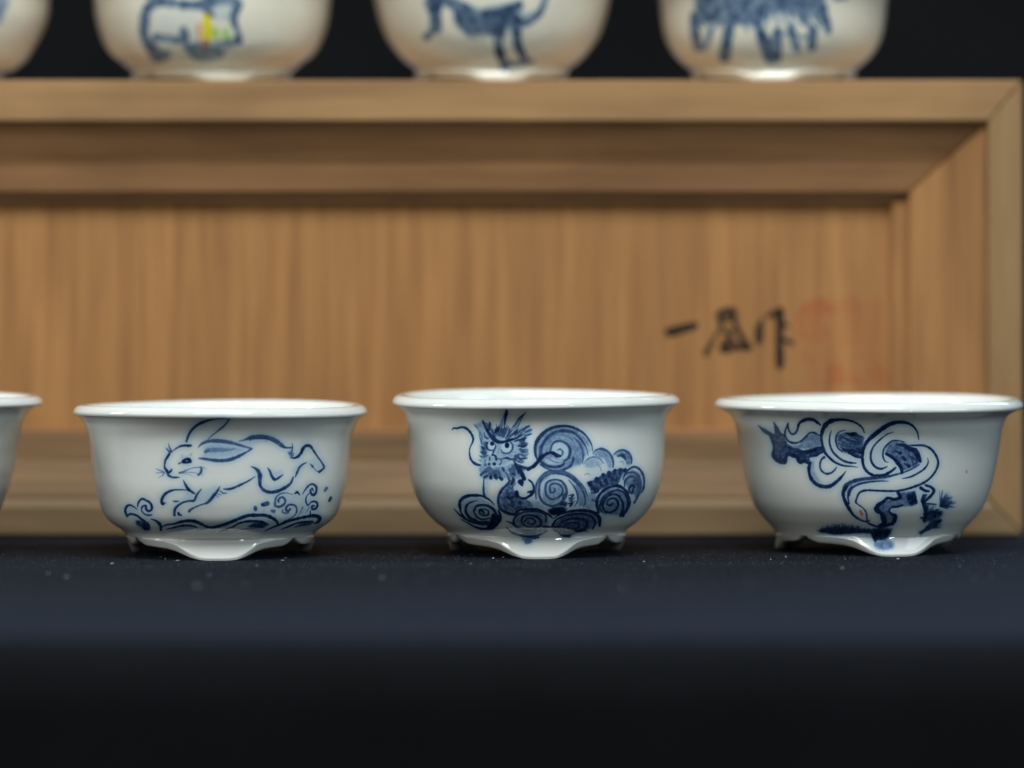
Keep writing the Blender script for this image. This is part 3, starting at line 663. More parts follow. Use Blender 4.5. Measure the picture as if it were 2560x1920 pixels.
def draw_snake():
    c = Canvas(1750, 940, 810, 480); S, P = c.S, c.P; c.wash = 1.3; c.bold = 1.06
    c.crop(1880, 1040, 6.144)
    P('560,450 700,460 830,330 930,260 1040,310 1060,470 900,520 700,510', .34, 4)
    P('240,260 350,290 500,340 540,440 650,500 800,540 960,520 1060,470 1080,560 960,640 880,650 900,720 730,740 670,640 560,600 520,740 400,710 310,640 320,500', .58, 3)
    P('320,95 400,220 440,340 340,340 335,200', .55, 2)
    P('1300,300 1430,250 1600,270 1730,320 1690,640 1560,590 1400,570 1310,470', .47, 4, grain=.42)
    P('900,740 960,650 950,850 1020,960 1080,1060 940,980 890,860', .25, 5)
    P('590,300 720,130 900,100 1000,160 800,300 700,400', .04, 6)
    S('90,155 150,210 220,260 330,320', '12 42 56 50', .75); S('320,100 345,170 355,260', '10 26 20', .85); S('330,110 390,200 440,320', '8 22 26', .85)
    S('270,330 320,420 330,520 320,620 380,690 490,720 520,640 540,590 620,620 690,640 730,710 800,700 860,735 900,720', '18 28 38 46 48 54 40 44 54 54 54 44 34 18', .95)
    S('740,560 850,560 960,530 1060,500', '36 56 64 60', .95); S('900,620 980,600 1080,560', '36 50 34', .93)
    S('500,440 560,500 700,520 760,550', '14 28 28 28', .78); S('540,570 640,600 700,620', '24 28 24', .9); S('440,280 500,330', '24 30', .88); S('400,420 460,560', '20 34', .72); S('590,540 720,590', '20 24', .6)
    S('545,120 520,190 500,260 510,330 560,400 650,425 740,400 820,330 880,270 950,265 1040,310', '18 24 24 26 28 28 26 26 24 24 12', .86)
    S('545,130 555,220 600,285 650,280 690,220 710,140 760,90 850,60 940,70 1000,110 1050,150', '18 24 26 24 26 34 42 48 42 36 18', .9)
    S('1725,255 1690,180 1600,110 1480,70 1350,60 1220,80 1130,140 1080,230 1060,340 1080,460 1120,570 1190,650 1280,720 1400,765 1520,775 1630,790', '14 22 26 30 38 54 62 56 42 38 38 34 30 26 18 6', .92)
    S('1215,230 1190,320 1190,430 1230,540 1300,620 1400,690 1500,720 1600,725', '10 22 28 28 28 30 32 14', .88)
    S('1430,220 1340,250 1290,320 1290,420 1320,500 1390,560', '8 18 22 26 22 14', .82)
    S('1440,270 1520,285 1580,280 1620,300', '18 46 56 26', .97); S('1640,310 1690,320', '22 18', .85)
    for q, w_, d in (('1400,330 1500,380 1660,420', '16 36 36', .84), ('1560,340 1680,400', '18 26', .8), ('1500,420 1640,450', '16 24', .78), ('1360,440 1500,480 1680,500', '24 34 20', .74), ('1400,520 1520,540 1680,560', '34 54 44', .92),
                     ('1480,570 1580,610 1680,640', '26 46 34', .94), ('1590,500 1680,520', '20 30', .88), ('1350,380 1440,420', '16 22', .7), ('1340,330 1420,300', '14 20', .6)): S(q, w_, d)
    S('1105,640 1060,680 1040,760 1060,840 1130,890 1210,880 1270,830 1300,780', '32 24 24 26 28 28 24 8', .82)
    S('900,720 870,800 880,900 920,990 1000,1060 1100,1090 1200,1080 1300,1010 1380,930 1445,845', '28 46 48 48 52 54 54 48 28 6', .9)
    c.crop(2100, 1040, 6.9125)
    P('820,480 950,430 1120,450 1300,550 1380,650 1400,780 1280,880 1060,960 1020,800 880,700 780,620', .42, 4, grain=.42)
    P('560,560 700,460 780,560 720,760 820,880 660,880 540,760', .10, 6); P('70,1200 300,1120 800,1060 800,1110 400,1160 200,1230 100,1350', .25, 4)
    S('1360,400 1330,260 1250,160 1150,110 1020,100 880,130 740,210 600,320 480,430 410,560 390,700 400,840 450,940 540,1010 660,1030 780,1010 890,950 970,880', '10 28 34 42 54 64 68 66 56 48 44 42 42 42 42 38 42 18', .94)
    S('930,270 820,310 700,400 600,500 545,600 530,720 560,820 630,890 720,910 820,870', '6 18 24 28 32 34 34 34 32 12', .87)
    S('1110,440 1000,420 900,430 800,510 750,600 745,700 780,780 840,800', '12 22 28 28 28 28 22 10', .83)
    S('990,490 1100,500 1200,560 1300,600 1350,700 1390,780', '26 54 70 74 78 44', .93); S('800,650 870,690 950,750 1010,820 1060,900 1070,980', '46 54 54 64 54 44', .96)
    for q, w_, d in (('950,600 1050,640', '24 46', .9), ('1090,710 1130,750', '50 54', .93), ('1120,820 1190,860', '34 54', .93), ('1180,640 1250,760 1270,860', '18 26 26', .78), ('1240,700 1330,780 1300,820', '30 40 30', .8), ('1160,540 1120,570', '20 24', .8), ('900,560 1000,540', '14 20', .5), ('1000,700 1060,780', '16 20', .5)): S(q, w_, d)
    S('1200,500 1300,500 1430,500 1540,540 1620,620 1680,730 1690,830 1650,940 1560,1060 1440,1150 1300,1210 1150,1260 1000,1290 850,1295 650,1290 430,1285 330,1330 300,1382', '18 28 34 38 34 32 34 32 32 34 34 34 32 32 32 28 28 22', .9)
    S('1510,710 1520,800 1460,900 1350,980 1220,1045 1070,1080', '6 22 28 28 28 8', .86)
    S('1370,830 1260,900 1100,970 960,1010 800,1050 600,1070 400,1090 230,1130 120,1190 70,1260 60,1380', '18 22 24 30 40 48 50 58 64 54 46', .78)
    S('840,1125 650,1125 450,1150 300,1190 200,1260 150,1382', '8 22 28 32 32 28', .87)
    S('2175,930 2178,970', '18 26', .16, c='y'); S('2175,850', 12, .12, c='r'); S('2175,930 2178,970', '18 26', .26, c='r'); S('2175,930 2178,970', '18 26', .12, c='k'); S('1745,830', 10, .4)
    c.crop(2020, 1200, 5.821)
    P('1310,180 1560,150 1590,350 1480,380 1200,400 1170,450 1290,530 1240,650 1100,660 1060,500 1000,440 1050,360 1180,260 1310,260', .42, 3)
    P('200,720 400,690 600,690 760,710 920,740 940,790 700,780 600,790 400,800 280,780', .6, 6, grain=.6)
    P('1650,560 1740,460 1900,430 1980,480 1900,560 1760,600 1690,620', .62, 5, grain=.42); P('1900,360 1960,240 2060,240 2040,360', .45, 5)
    P('930,700 1230,700 1200,780 1130,870 960,890 940,800', .78, 5); P('950,900 1260,890 1240,1000 1100,1020 960,980', .36, 5)
    P('1420,200 1560,150 1600,340 1500,380 1440,330', .82, 3); P('1670,200 1740,200 1700,300 1650,330', .65, 3); P('1680,350 1760,360 1740,600 1680,560', .7, 3)
    S('560,100 510,180 520,260 560,350 610,440 670,520 760,580 840,605 900,590', '46 46 46 46 40 32 24 18 14', .93)
    S('640,100 590,170 580,250 600,350', '26 28 28 16', .86)
    S('860,150 760,180 720,240 695,320 720,350 790,400 840,460 855,530 860,590', '22 22 22 24 16 16 18 20 18', .9)
    S('840,600 900,640 980,670 1040,680', '18 28 24 20', .95)
    S('762,455 785,500', '30 38', .85, c='r')
    S('1310,180 1340,250 1260,280 1160,260 1090,320 1020,370 1000,430 1070,490 1090,560 1110,620 1040,680', '46 54 36 36 46 56 64 54 62 62 54', .97)
    S('1380,360 1310,385 1220,395 1180,440 1210,490 1270,530 1240,620 1180,650 1060,690', '20 34 28 28 40 54 54 44 34', .95)
    S('1100,480 1130,580', '30 40', .8); S('1150,330 1220,300', '24 30', .6)
    S('1640,110 1700,150 1760,160', '36 46 26', .97); S('1710,70 1790,100 1830,150 1800,210 1730,280 1680,330 1700,400 1720,500', '26 38 42 38 34 40 46 54', .96)
    S('1680,220 1660,300 1680,360', '34 40 30', .9); S('1720,340 1860,350', '26 22', .9); S('1640,550 1800,520 1950,450', '20 44 14', .85); S('1690,560 1690,610', '40 30', .93)
    S('1640,770 1740,700 1850,630 1930,580', '22 60 74 34', .88); S('1700,500 1780,470 1900,430', '40 40 20', .85)
    c.fan(1925, 375, 240, -92, 8, 24, 12, .72); c.fan(1920, 380, 140, -85, 20, 12, 18, .9)
    c.fan(1730, 550, 250, -75, 25, 22, 12, .7); c.fan(1740, 700, 220, -75, 5, 18, 12, .75); c.fan(1700, 740, 110, 130, 185, 6, 14, .8)
    for i in range(30):
        x = 200 + i * 23; c.fan(x, 770, 165 - abs(i - 12) * 4, -160, -50, 6, 9, .88, .5)
    S('200,740 400,760 620,750 800,740 930,750', '40 60 60 50 60', .9); S('940,780 970,850 980,890', '46 54 34', .96)
    c.fan(1060, 800, 150, -60, 60, 9, 16, .75); c.fan(1060, 900, 170, -20, 130, 12, 16, .42)
    return c, c.sheet(halo=1.0)

def draw_edge_pot():
    c = Canvas(-640, 930, 780, 480, 1.0)
    c.P('-420,1040 -60,1030 30,1060 20,1150 -10,1250 -60,1290 -400,1280', .16, 10)
    c.S('-380,1060 -250,1040 -120,1080 -60,1180 -120,1260 -300,1270', '5 8 9 8 6 4', .8)
    return c, c.sheet(halo=.3, hs=5)

def draw_upper():
    c = Canvas(-480, -160, 2760, 360, 1.0); S, P = c.S, c.P; c.bold = .95
    c.crop(0, 0, 2.304)
    P('0,-40 60,-10 40,60 0,150 -60,150 -60,-40', .5, 3)
    S('835,170 835,90 870,30 950,10 1060,25 1160,25 1260,0', '46 54 60 56 54 50 60', .72)
    P('850,60 1160,40 1130,240 860,220', .14, 6); P('1150,-60 1380,-60 1370,120 1240,110 1150,60', .62, 4)
    S('830,120 830,190 850,270', '50 50 44', .7); S('860,250 905,320 960,315', '60 74 60', .66); S('900,215 980,225 1050,240', '40 50 40', .62)
    S('1055,170 1060,225', '44 56', .8); S('1080,270 1150,320 1270,310', '50 70 56', .62); S('1120,260 1250,260 1370,235', '34 44 44', .55)
    S('1375,20 1345,110 1370,180 1378,240', '46 34 34 36', .78)
    P('1230,30 1340,30 1320,110 1240,110', .4, 3, mode='mul')
    S('1192,95 1196,215', '50 58', .9, c='y'); S('1184,250 1188,268', '50 40', .8, c='r'); S('1145,140 1148,230', '14 14', .7, c='r'); S('1185,70 1215,85', '20 20', .5, c='r')
    S('1240,170 1250,220', '34 34', .55, c='g'); S('1300,180 1305,225', '34 30', .6, c='g'); S('1330,210 1335,225', '20 20', .5, c='g')
    S('840,-40 900,-30', '60 60', .6)
    c.crop(900, 0, 1.58)
    P('370,30 480,60 620,10 630,90 540,140 420,140 370,90', .8, 3)
    S('300,-40 300,30 300,110', '60 56 42', .88); S('265,10 290,60', '26 30', .6); S('270,140 260,150', '30 20', .6); S('340,0 400,30 480,70', '50 50 40', .66); S('430,130 450,145', '24 20', .5)
    S('500,60 580,50 630,20', '40 50 30', .85); S('550,120 548,190 572,262', '54 36 36', .88); S('618,80 622,170 655,242', '44 34 26', .86); S('560,245 610,250 680,242', '24 20 22', .78); S('570,262 575,280', '22 14', .6)
    P('350,0 480,30 640,0 650,80 600,120 540,150 430,150 380,110', .42, 4); P('590,100 640,60 700,40 640,120', .4, 3)
    S('740,-20 705,60 640,100', '24 24 28', .75)
    P('1310,-80 1830,-80 1850,120 1800,70 1700,60 1650,50 1550,100 1450,100 1330,90', .72, 5)
    for q, w_, d in (('1320,60 1322,120 1335,185', '34 34 40', .8), ('1460,90 1450,160 1440,225', '40 44 50', .72), ('1390,110 1360,190', '20 26', .6), ('1570,90 1590,150 1625,225', '40 44 54', .78), ('1650,130 1640,230', '40 44', .74),
                     ('1700,110 1725,195', '28 34', .7), ('1790,120 1785,185', '34 34', .74), ('1740,60 1800,130', '20 24', .66), ('1835,30 1850,125', '24 30', .8), ('1880,-6 1925,-8', '20 16', .7), ('1500,60 1530,120', '18 18', .5), ('1610,60 1560,110', '20 20', .6), ('1680,130 1760,150', '16 16', .5)): S(q, w_, d)
    for i in range(16):
        x = 1340 + i * 31; S(f'{x},20 {x-8},70 {x+random.randint(-14,14)},110', '14 14 6', .72)
    c.ch['b'] *= (.62 + .38 * smooth_noise(c.H, c.W, 11)).astype(np.float32)
    return c, c.sheet(halo=.25, hs=6)

def draw_panel():
    c = Canvas(1600, 700, 700, 300, 2.0); S, P = c.S, c.P; c.bold = 1.28
    c.crop(1600, 700, 2.304)
    k = 'k'
    S('162,302 190,296 250,280 318,262', '34 40 36 32', .95, k)
    S('448,215 462,188 535,176', '18 24 28', .9, k); S('455,205 462,248', '24 20', .9, k); S('498,170 502,232', '18 14', .85, k); S('540,180 545,235', '26 20', .9, k); S('455,243 500,232 556,228', '16 16 20', .85, k)
    S('470,262 430,330 378,425', '16 14 26', .72, k); S('545,235 575,310 628,395', '18 20 30', .88, k)
    S('468,300 510,285 545,292', '12 14 12', .8, k); S('500,300 520,330 488,355', '16 18 16', .85, k); S('480,345 540,338', '14 16', .85, k); S('505,345 480,395 500,400 560,385 612,388', '22 34 30 24 30', .93, k); S('535,350 560,378', '14 16', .8, k)
    S('700,235 682,290', '20 18', .75, k); S('686,280 684,352', '32 34', .78, k)
    S('738,205 775,192 806,182', '22 26 34', .92, k); S('800,182 808,260 802,340 804,400 806,495', '34 32 30 32 34', .95, k); S('812,258 852,262', '24 12', .85, k); S('812,345 850,352 880,368', '16 22 20', .82, k)
    r = 'r'
    P('905,150 1390,105 1410,590 960,600', .15, 8, r, grain=.9)
    for q, w_, d in (('950,165 1030,150 1100,170', '44 70 40', .62), ('915,200 925,320', '34 30', .38), ('1000,200 1020,300', '60 70', .38), ('930,320 1030,330 1090,300', '40 44 20', .36), ('1210,120 1240,160', '50 50', .32), ('1230,200 1240,330', '60 70', .26), ('1360,120 1360,300', '30 30', .26),
                     ('940,440 980,460', '40 30', .36), ('1120,510 1135,575', '60 66', .58), ('1230,570 1260,590', '44 44', .46), ('1370,520 1385,580', '60 60', .46), ('1160,330 1330,350', '30 40', .22), ('1250,430 1350,440', '30 30', .28), ('1080,160 1180,140', '30 20', .3), ('990,590 1100,600', '20 26', .3)): S(q, w_, d, r)
    c.ch['r'] = blur(c.ch['r'], 4) * .42
    return c, c.sheet(halo=0)


# ================================================================== front row, left to right
rab_prof = zpx(1081, 160, 960, 2.765, [(86, 213), (108, 233), (132, 262), (150, 302), (164, 350), (173, 420), (183, 500), (194, 580), (207, 670), (224, 750), (244, 820), (275, 895), (318, 945), (366, 980), (402, 1004), (424, 1024), (436, 1040)])
make_pot('porcelain_pot', 'wide white porcelain pot with a leaping blue rabbit over waves', 160 + 1081 / 2.765, 1.0960, rab_prof,
         (1021 / 2.765, 960 + 176 / 2.765, 36 / 2.765), (642 / 2.765, 960 + 1022 / 2.765, 0), art=draw_rabbit(), tilt=-0.004, spin=-3.5, skew=5.5, seed=1)
dra_prof = zpx(1053, 960, 940, 2.765, [(84, 199), (106, 219), (130, 243), (147, 272), (155, 308), (159, 360), (161, 450), (165, 550), (174, 650), (188, 735), (210, 805), (242, 872), (292, 940), (350, 1000), (400, 1038), (428, 1062), (438, 1078)])
make_pot('porcelain_pot', 'white porcelain pot with a blue horned dragon among swirling clouds', 960 + 1053 / 2.765, 1.1005, dra_prof,
         (991 / 2.765, 940 + 161 / 2.765, 36 / 2.765), (612 / 2.765, 940 + 1062 / 2.765, 0), art=draw_dragon(), tilt=0.006, spin=-6.0, skew=8, seed=2)
sna_prof = zpx(1139, 1760, 950, 2.765, [(100, 196), (138, 213), (176, 236), (202, 268), (215, 305), (226, 350), (235, 420), (248, 500), (264, 590), (285, 690), (314, 790), (348, 868), (400, 940), (446, 988), (480, 1026), (496, 1050)])
make_pot('porcelain_pot', 'wide white porcelain pot with a blue coiled snake hanging on a branch', 1760 + 1139 / 2.765, 1.1100, sna_prof,
         (1064 / 2.765, 950 + 160 / 2.765, 35 / 2.765), (640 / 2.765, 950 + 1036 / 2.765, 0), art=draw_snake(), tilt=0.001, spin=11.0, skew=2, seed=3)
a_c = 107 - 365.0
a_prof = [(365 - d, 960 + y / 3.455) for d, y in [(14, 186), (24, 204), (39, 245), (48, 300), (53, 370), (57, 480), (64, 590), (70, 700), (77, 800), (85, 900), (96, 1000), (110, 1110)]] + [(232, 1299), (212, 1309), (206, 1318)]
make_pot('porcelain_pot', 'white porcelain pot at the left edge, only its flared rim and bluish side in view', a_c, 1.104, a_prof,
         (365, 1000.5, 12.6), (202, 1313, 0), art=draw_edge_pot(), tilt=0.0, spin=6, seed=4, artres=(800, 400))

# ================================================================== the wooden box, stood on its side
BD = 1.160                          # distance of its front face
k = F / BD
def bz(y, d=BD): return CAMH - (y - HY) * d / F
def bx(x, d=BD): return (x - CX) * d / F
BT = bz(200.5); BR = bx(2557); BL = -0.300
FI = 0.0102                         # rail face height
ZT1 = bz(303); XR1 = bx(2471); ZB1 = bz(1246)
BVD = 0.0072; D2 = BD + BVD
ZT2 = bz(482, D2); XR2 = bx(2274, D2); ZB2 = bz(1086, D2)
XL1 = BL + (BR - XR1); XL2 = XL1 + (XR1 - XR2)
FD = 0.0022; D3 = D2 + FD           # small fillet, then the recessed panel
ZT3 = bz(507, D3); XR3 = bx(2230, D3); ZB3 = bz(1072, D3); XL3 = XL2 + (XR2 - XR3)
BACK = BD + 0.062
box = empty('wooden_box', ((BL + BR) / 2, BD, 0)); tag(box, 'pale wooden box behind the front pots with brush writing and a red seal inside', 'box')
ox, oy = (BL + BR) / 2, BD
def quadloop(name, A, B, mat, uv=None):
    """prism between two 4-point end sections (mitred ends)"""
    n = len(A)
    V = [(x - ox, y - oy, z) for x, y, z in A + B]
    Fc = [(i, (i + 1) % n, n + (i + 1) % n, n + i) for i in range(n)] + [tuple(range(n))[::-1], tuple(range(n, 2 * n))]
    o = mesh_obj(name, V, Fc, mat, box, False)
    b = o.modifiers.new('edge', 'BEVEL'); b.width = 0.00045; b.segments = 2; b.limit_method = 'ANGLE'
    return o
W_h = wood('pale_wood_rail', 'x', (0.335, 0.186, 0.080), (0.450, 0.262, 0.116), 0.8)
W_v = wood('pale_wood_stile', 'z', (0.315, 0.186, 0.082), (0.40, 0.246, 0.112), 0.8)
W_low = wood('shaded_moulding_wood', 'x', (0.155, 0.088, 0.038), (0.25, 0.145, 0.062), 0.9)  # bottom moulding: darker copy, the shade there is put into the wood colour
W_rail_shade = wood('shaded_wood_rail', 'x', (0.19, 0.125, 0.064), (0.265, 0.178, 0.094), 0.8)  # bottom rail: wood colour darkened to carry the shade low on the box
W_bh = wood('moulding_wood', 'x', (0.225, 0.109, 0.044), (0.335, 0.170, 0.072), 0.9)
W_bv = wood('moulding_wood_upright', 'z', (0.275, 0.126, 0.044), (0.40, 0.197, 0.070), 1.1)
g = 0.00012
# outer rails and stiles, mitred at the corners; they run the whole depth of the box
quadloop('rail', [(BL, BD, BT), (BL, BACK, BT), (XL1, BACK, ZT1), (XL1, BD, ZT1)], [(BR, BD, BT), (BR, BACK, BT), (XR1, BACK, ZT1), (XR1, BD, ZT1)], W_h)
cz = 0.0020; cxw = cz * (BR - XR1) / ZB1
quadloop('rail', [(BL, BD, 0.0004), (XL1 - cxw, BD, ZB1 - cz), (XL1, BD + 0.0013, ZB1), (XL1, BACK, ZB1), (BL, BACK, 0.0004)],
         [(BR, BD, 0.0004), (XR1 + cxw, BD, ZB1 - cz), (XR1, BD + 0.0013, ZB1), (XR1, BACK, ZB1), (BR, BACK, 0.0004)], W_rail_shade)
quadloop('stile', [(BR, BD + g, BT - 2 * g), (XR1, BD + g, ZT1 - g), (XR1, BACK, ZT1 - g), (BR, BACK, BT - 2 * g)], [(BR, BD + g, 0.0006), (XR1, BD + g, ZB1 + g), (XR1, BACK, ZB1 + g), (BR, BACK, 0.0006)], W_v)
quadloop('stile', [(BL, BD + g, BT - 2 * g), (BL, BACK, BT - 2 * g), (XL1, BACK, ZT1 - g), (XL1, BD + g, ZT1 - g)], [(BL, BD + g, 0.0006), (BL, BACK, 0.0006), (XL1, BACK, ZB1 + g), (XL1, BD + g, ZB1 + g)], W_v)
# bevelled mouldings sloping back to the panel
s0 = BD + 0.0016
def mould(nm, p, q, mat):
    """p,q: the two ends as (x,z) outer edge and (x,z) inner edge"""
    f = 0.58; sm = s0 + 0.84 * (D2 - s0)
    sec = lambda e_: [(e_[0][0], s0, e_[0][1]), (e_[0][0], D2 + .006, e_[0][1]), (e_[1][0], D2 + .006, e_[1][1]), (e_[1][0], D2, e_[1][1]),
                      (e_[0][0] + f * (e_[1][0] - e_[0][0]), sm, e_[0][1] + f * (e_[1][1] - e_[0][1]))]
    A, B = sec(p), sec(q)
    quadloop(nm, A, B, mat)
mould('moulding', ((XL1, ZT1 - g), (XL2, ZT2)), ((XR1, ZT1 - g), (XR2, ZT2)), W_bh)
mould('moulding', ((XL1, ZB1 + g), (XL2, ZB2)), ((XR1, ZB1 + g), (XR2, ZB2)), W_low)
mould('moulding', ((XR1 - g, ZT1 - 2 * g), (XR2, ZT2 - g)), ((XR1 - g, ZB1 + 2 * g), (XR2, ZB2 + g)), W_bv)
mould('moulding', ((XL1 + g, ZT1 - 2 * g), (XL2, ZT2 - g)), ((XL1 + g, ZB1 + 2 * g), (XL2, ZB2 + g)), W_bv)
def fillet(p, q, mat):
    A = [(p[0][0], D3, p[0][1]), (p[0][0], D3 + .003, p[0][1]), (p[1][0], D3 + .003, p[1][1]), (p[1][0], D3, p[1][1])]
    B = [(q[0][0], D3, q[0][1]), (q[0][0], D3 + .003, q[0][1]), (q[1][0], D3 + .003, q[1][1]), (q[1][0], D3, q[1][1])]
    quadloop('fillet', A, B, mat)
e = 0.0008
fillet(((XL2 - e, ZT2 + e), (XL3, ZT3)), ((XR2 + e, ZT2 + e), (XR3, ZT3)), W_bh)
fillet(((XL2 - e, ZB2 - e), (XL3, ZB3)), ((XR2 + e, ZB2 - e), (XR3, ZB3)), W_bh)
fillet(((XR2 + e, ZT2), (XR3, ZT3)), ((XR2 + e, ZB2), (XR3, ZB3)), W_bv)
fillet(((XL2 - e, ZT2), (XL3, ZT3)), ((XL2 - e, ZB2), (XL3, ZB3)), W_bv)
# inner panel with the brush writing
DP = D3 + 0.0024
pc, psh = draw_panel()
pim = image_from('panel_writing', psh)
W_p = wood('panel_wood', 'z', (0.315, 0.146, 0.050), (0.450, 0.220, 0.077), 1.02, pim, 0.94, 0.1)
kp = F / DP
ux = lambda x: ((x * kp + CX) - pc.x0) * pc.K / pc.W
uz = lambda z: 1 - ((HY - (z - CAMH) * kp) - pc.y0) * pc.K / pc.H
x0_, x1_, z0_, z1_ = XL3 - .002, XR3 + .002, ZB3 - .002, ZT3 + .002
V = [(x - ox, y - oy, z) for y in (DP, DP + .003) for x, z in ((x0_, z0_), (x1_, z0_), (x1_, z1_), (x0_, z1_))]
Fc = [(0, 1, 2, 3), (7, 6, 5, 4), (0, 4, 5, 1), (1, 5, 6, 2), (2, 6, 7, 3), (3, 7, 4, 0)]
uv = []
for f in Fc:
    for i in f: uv.append((ux(V[i][0] + ox), uz(V[i][2])))
mesh_obj('panel', V, Fc, W_p, box, False, uv)

# ================================================================== back row on the box
UD = BD + 0.0215
def u1(lst, c): return [(abs(c - x) / 2.304, y / 2.304) for x, y in lst]
def u2(lst, c): return [(abs(c - x) / 1.58, y / 1.58) for x, y in lst]
def upper(c, prof, label, art, spin, frad, rimhw=345, up=70, fl=0.22):
    top = prof[0]
    lst = [(rimhw - 18, -up), (top[0] + 14, -up + 18), (top[0] + 4, -up + 40)] + prof
    make_pot('porcelain_pot', label, c, UD, lst, (rimhw, -up - 12, 12.5), (frad, prof[-1][1] - 2, 0), art=art, spin=spin, base_z=BT + 0.0001, artres=(700, 400), foot_flare=fl, tint=(0.93, 0.865, 0.70))  # warm bounce off the box wood is put into this creamy tint
art_u = draw_upper()
upper(530.5, u1([(536, 0), (548, 100), (570, 190), (604, 270), (652, 330), (700, 362), (740, 396), (770, 418)], 1222),
      'white pot on the box with a blue animal wearing a yellow and green tasselled cloth', art_u, 12, 198)
upper(1230, u2([(55, 0), (75, 80), (100, 145), (138, 202), (172, 238), (202, 262), (228, 280)], 522),
      'round white pot on the box showing the legs and tail feathers of a blue rooster', art_u, 6, 190)
upper(1933, u2([(1185, 0), (1192, 80), (1204, 145), (1224, 192), (1256, 234), (1288, 262), (1312, 280)], 1632),
      'white pot on the box with a shaggy blue boar, its legs and hooves in view', art_u, -5, 204)
upper(-174, [(297, 0), (293, 43), (277, 87), (260, 117), (238, 150), (216, 168), (200, 179)],
      'white pot on the box cut off by the left edge of the picture', art_u, 8, 178)

# ================================================================== cloths
TC = cloth_mat('black_table_cloth', (0.0015, 0.0016, 0.0019), (0.0042, 0.0045, 0.0056), 0.034)
def cloth_z(x, d):
    amp = np.clip((1.04 - d) / 0.12, 0, 1)
    z = 0.0009 * np.sin(7 * x + 1.3) * np.sin(19 * d) * amp
    z = z + 0.00038 * np.exp(-((d - 1.050 - 0.006 * np.sin(16 * x)) / 0.012) ** 2) * (0.55 + 0.45 * np.sin(23 * x + 2.0))
    z = z - 0.00025 * np.exp(-((d - 1.010) / 0.02) ** 2)
    return z
xs = np.linspace(-0.75, 0.75, 150)
path = []
ED = 0.882; RAD = 0.013
for d in np.concatenate([np.linspace(1.75, 1.25, 8), np.linspace(1.22, ED, 130)]): path.append((d, 0.0))
for i in range(1, 15):
    a = math.pi / 2 * i / 14; path.append((ED - RAD * math.sin(a), -RAD * (1 - math.cos(a))))
for z in np.linspace(-0.05, -0.75, 22): path.append((ED - RAD, z))
V = []
for d, z in path:
    for x in xs:
        und = float(cloth_z(x, d))
        V.append((x, d - (0.004 * math.sin(9 * x + 0.6) * min(1, -z / 0.2) if z < 0 else 0), z + (und if d > ED - RAD * 0.7 and z > -0.02 else 0)))
n = len(xs)
Fc = [(i * n + j, i * n + j + 1, (i + 1) * n + j + 1, (i + 1) * n + j) for i in range(len(path) - 1) for j in range(n - 1)]
tag(mesh_obj('table_cloth', V, Fc, TC), kind='structure')
BC = cloth_mat('black_backdrop_cloth', (0.005, 0.005, 0.0055), (0.009, 0.009, 0.0095), 0.0)
V = []; hx = np.linspace(-1.6, 1.6, 160); hz = np.linspace(-0.7, 1.3, 12)
for z in hz:
    for x in hx: V.append((x, 1.75 + 0.012 * math.sin(21 * x + 0.8) + 0.007 * math.sin(47 * x), z))
n = len(hx)
Fc = [(i * n + j, i * n + j + 1, (i + 1) * n + j + 1, (i + 1) * n + j) for i in range(len(hz) - 1) for j in range(n - 1)]
tag(mesh_obj('backdrop_cloth', V, Fc, BC), kind='structure')

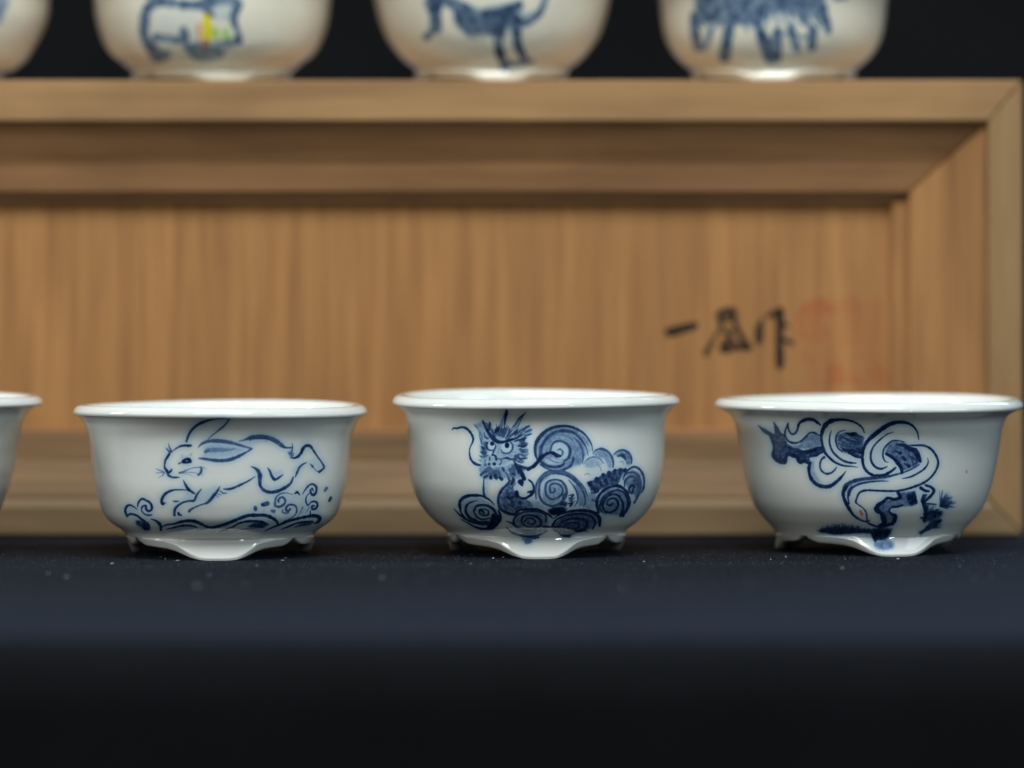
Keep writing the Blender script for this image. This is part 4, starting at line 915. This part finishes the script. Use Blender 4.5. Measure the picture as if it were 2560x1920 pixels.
# lint and dust on the cloth
lm = NT('lint'); lm.b.inputs['Base Color'].default_value = (0.48, 0.49, 0.51, 1); lm.b.inputs['Roughness'].default_value = 0.8
V = []; Fc = []
def fleck(x, d, L, wd, a):
    z = 0.00022 + float(cloth_z(x, d)); b0 = len(V); dx, dy = math.cos(a) * L / 2, math.sin(a) * L / 2; nx, ny = -math.sin(a) * wd / 2, math.cos(a) * wd / 2
    for sgn in (-1, 1):
        V.extend([(x + sgn * dx - nx, d + sgn * dy - ny, z), (x + sgn * dx + nx, d + sgn * dy + ny, z), (x + sgn * dx * .9, d + sgn * dy * .9, z + wd)])
    Fc.extend([(b0, b0 + 1, b0 + 4, b0 + 3), (b0, b0 + 3, b0 + 5, b0 + 2), (b0 + 1, b0 + 2, b0 + 5, b0 + 4), (b0, b0 + 2, b0 + 1), (b0 + 3, b0 + 4, b0 + 5)])
for _ in range(90):
    d = random.uniform(0.99, 1.09); x = random.uniform(-.125, .125) * d / 1.07
    s_ = random.choice([.4, .5, .6, .8, 1.1]) * 1e-4
    fleck(x, d, s_ * random.choice([1, 1.5, 2.2, 7, 12]), s_ * .8, random.uniform(0, 3.14))
for (x, y, L) in ((120, 1436, 3), (280, 1412, 6), (523, 1440, 3), (1233, 1398, 4), (1258, 1396, 2), (2245, 1400, 6), (1965, 1395, 3), (1927, 1402, 2), (1178, 1389, 2), (1610, 1408, 3)):
    d = CAMH * F / (y - HY); fleck((x - CX) * d / F, d, L * 1.0e-4, 1.5e-4, random.uniform(-.5, .5))
tag(mesh_obj('lint', V, Fc, lm.m, None, False), kind='stuff')

# raised nap of the cloth: short fibres standing out of the weave
def nap(name, n, size, color, z0, z1):
    m = NT(name); m.b.inputs['Base Color'].default_value = (*color, 1); m.b.inputs['Roughness'].default_value = 0.8
    d = 0.93 + (1.14 - 0.93) * rng.random(n); x = (rng.random(n) * 2 - 1) * 0.125 * d / 1.05
    a = rng.random(n) * 6.283; L = size * (0.5 + rng.random(n)); h = z0 + (z1 - z0) * rng.random(n) ** 2
    p0 = np.stack([x - np.cos(a) * L, d - np.sin(a) * L, np.full(n, -0.00005)], 1)
    p1 = np.stack([x + np.cos(a) * L, d + np.sin(a) * L, np.full(n, -0.00005)], 1)
    p2 = np.stack([x + np.sin(a) * L * .4, d - np.cos(a) * L * .4, h], 1)
    Vv = np.stack([p0, p1, p2], 1).reshape(-1, 3)
    Vv[:, 2] += cloth_z(Vv[:, 0], Vv[:, 1])
    Ff = np.arange(3 * n).reshape(-1, 3).tolist()
    tag(mesh_obj(name, Vv, Ff, m.m, None, False), kind='stuff')
nap('cloth_nap', 30000, 0.00017, (0.036, 0.042, 0.056), 0.00004, 0.00024)
nap('cloth_fibres', 2600, 0.00012, (0.12, 0.14, 0.18), 0.00006, 0.00028)
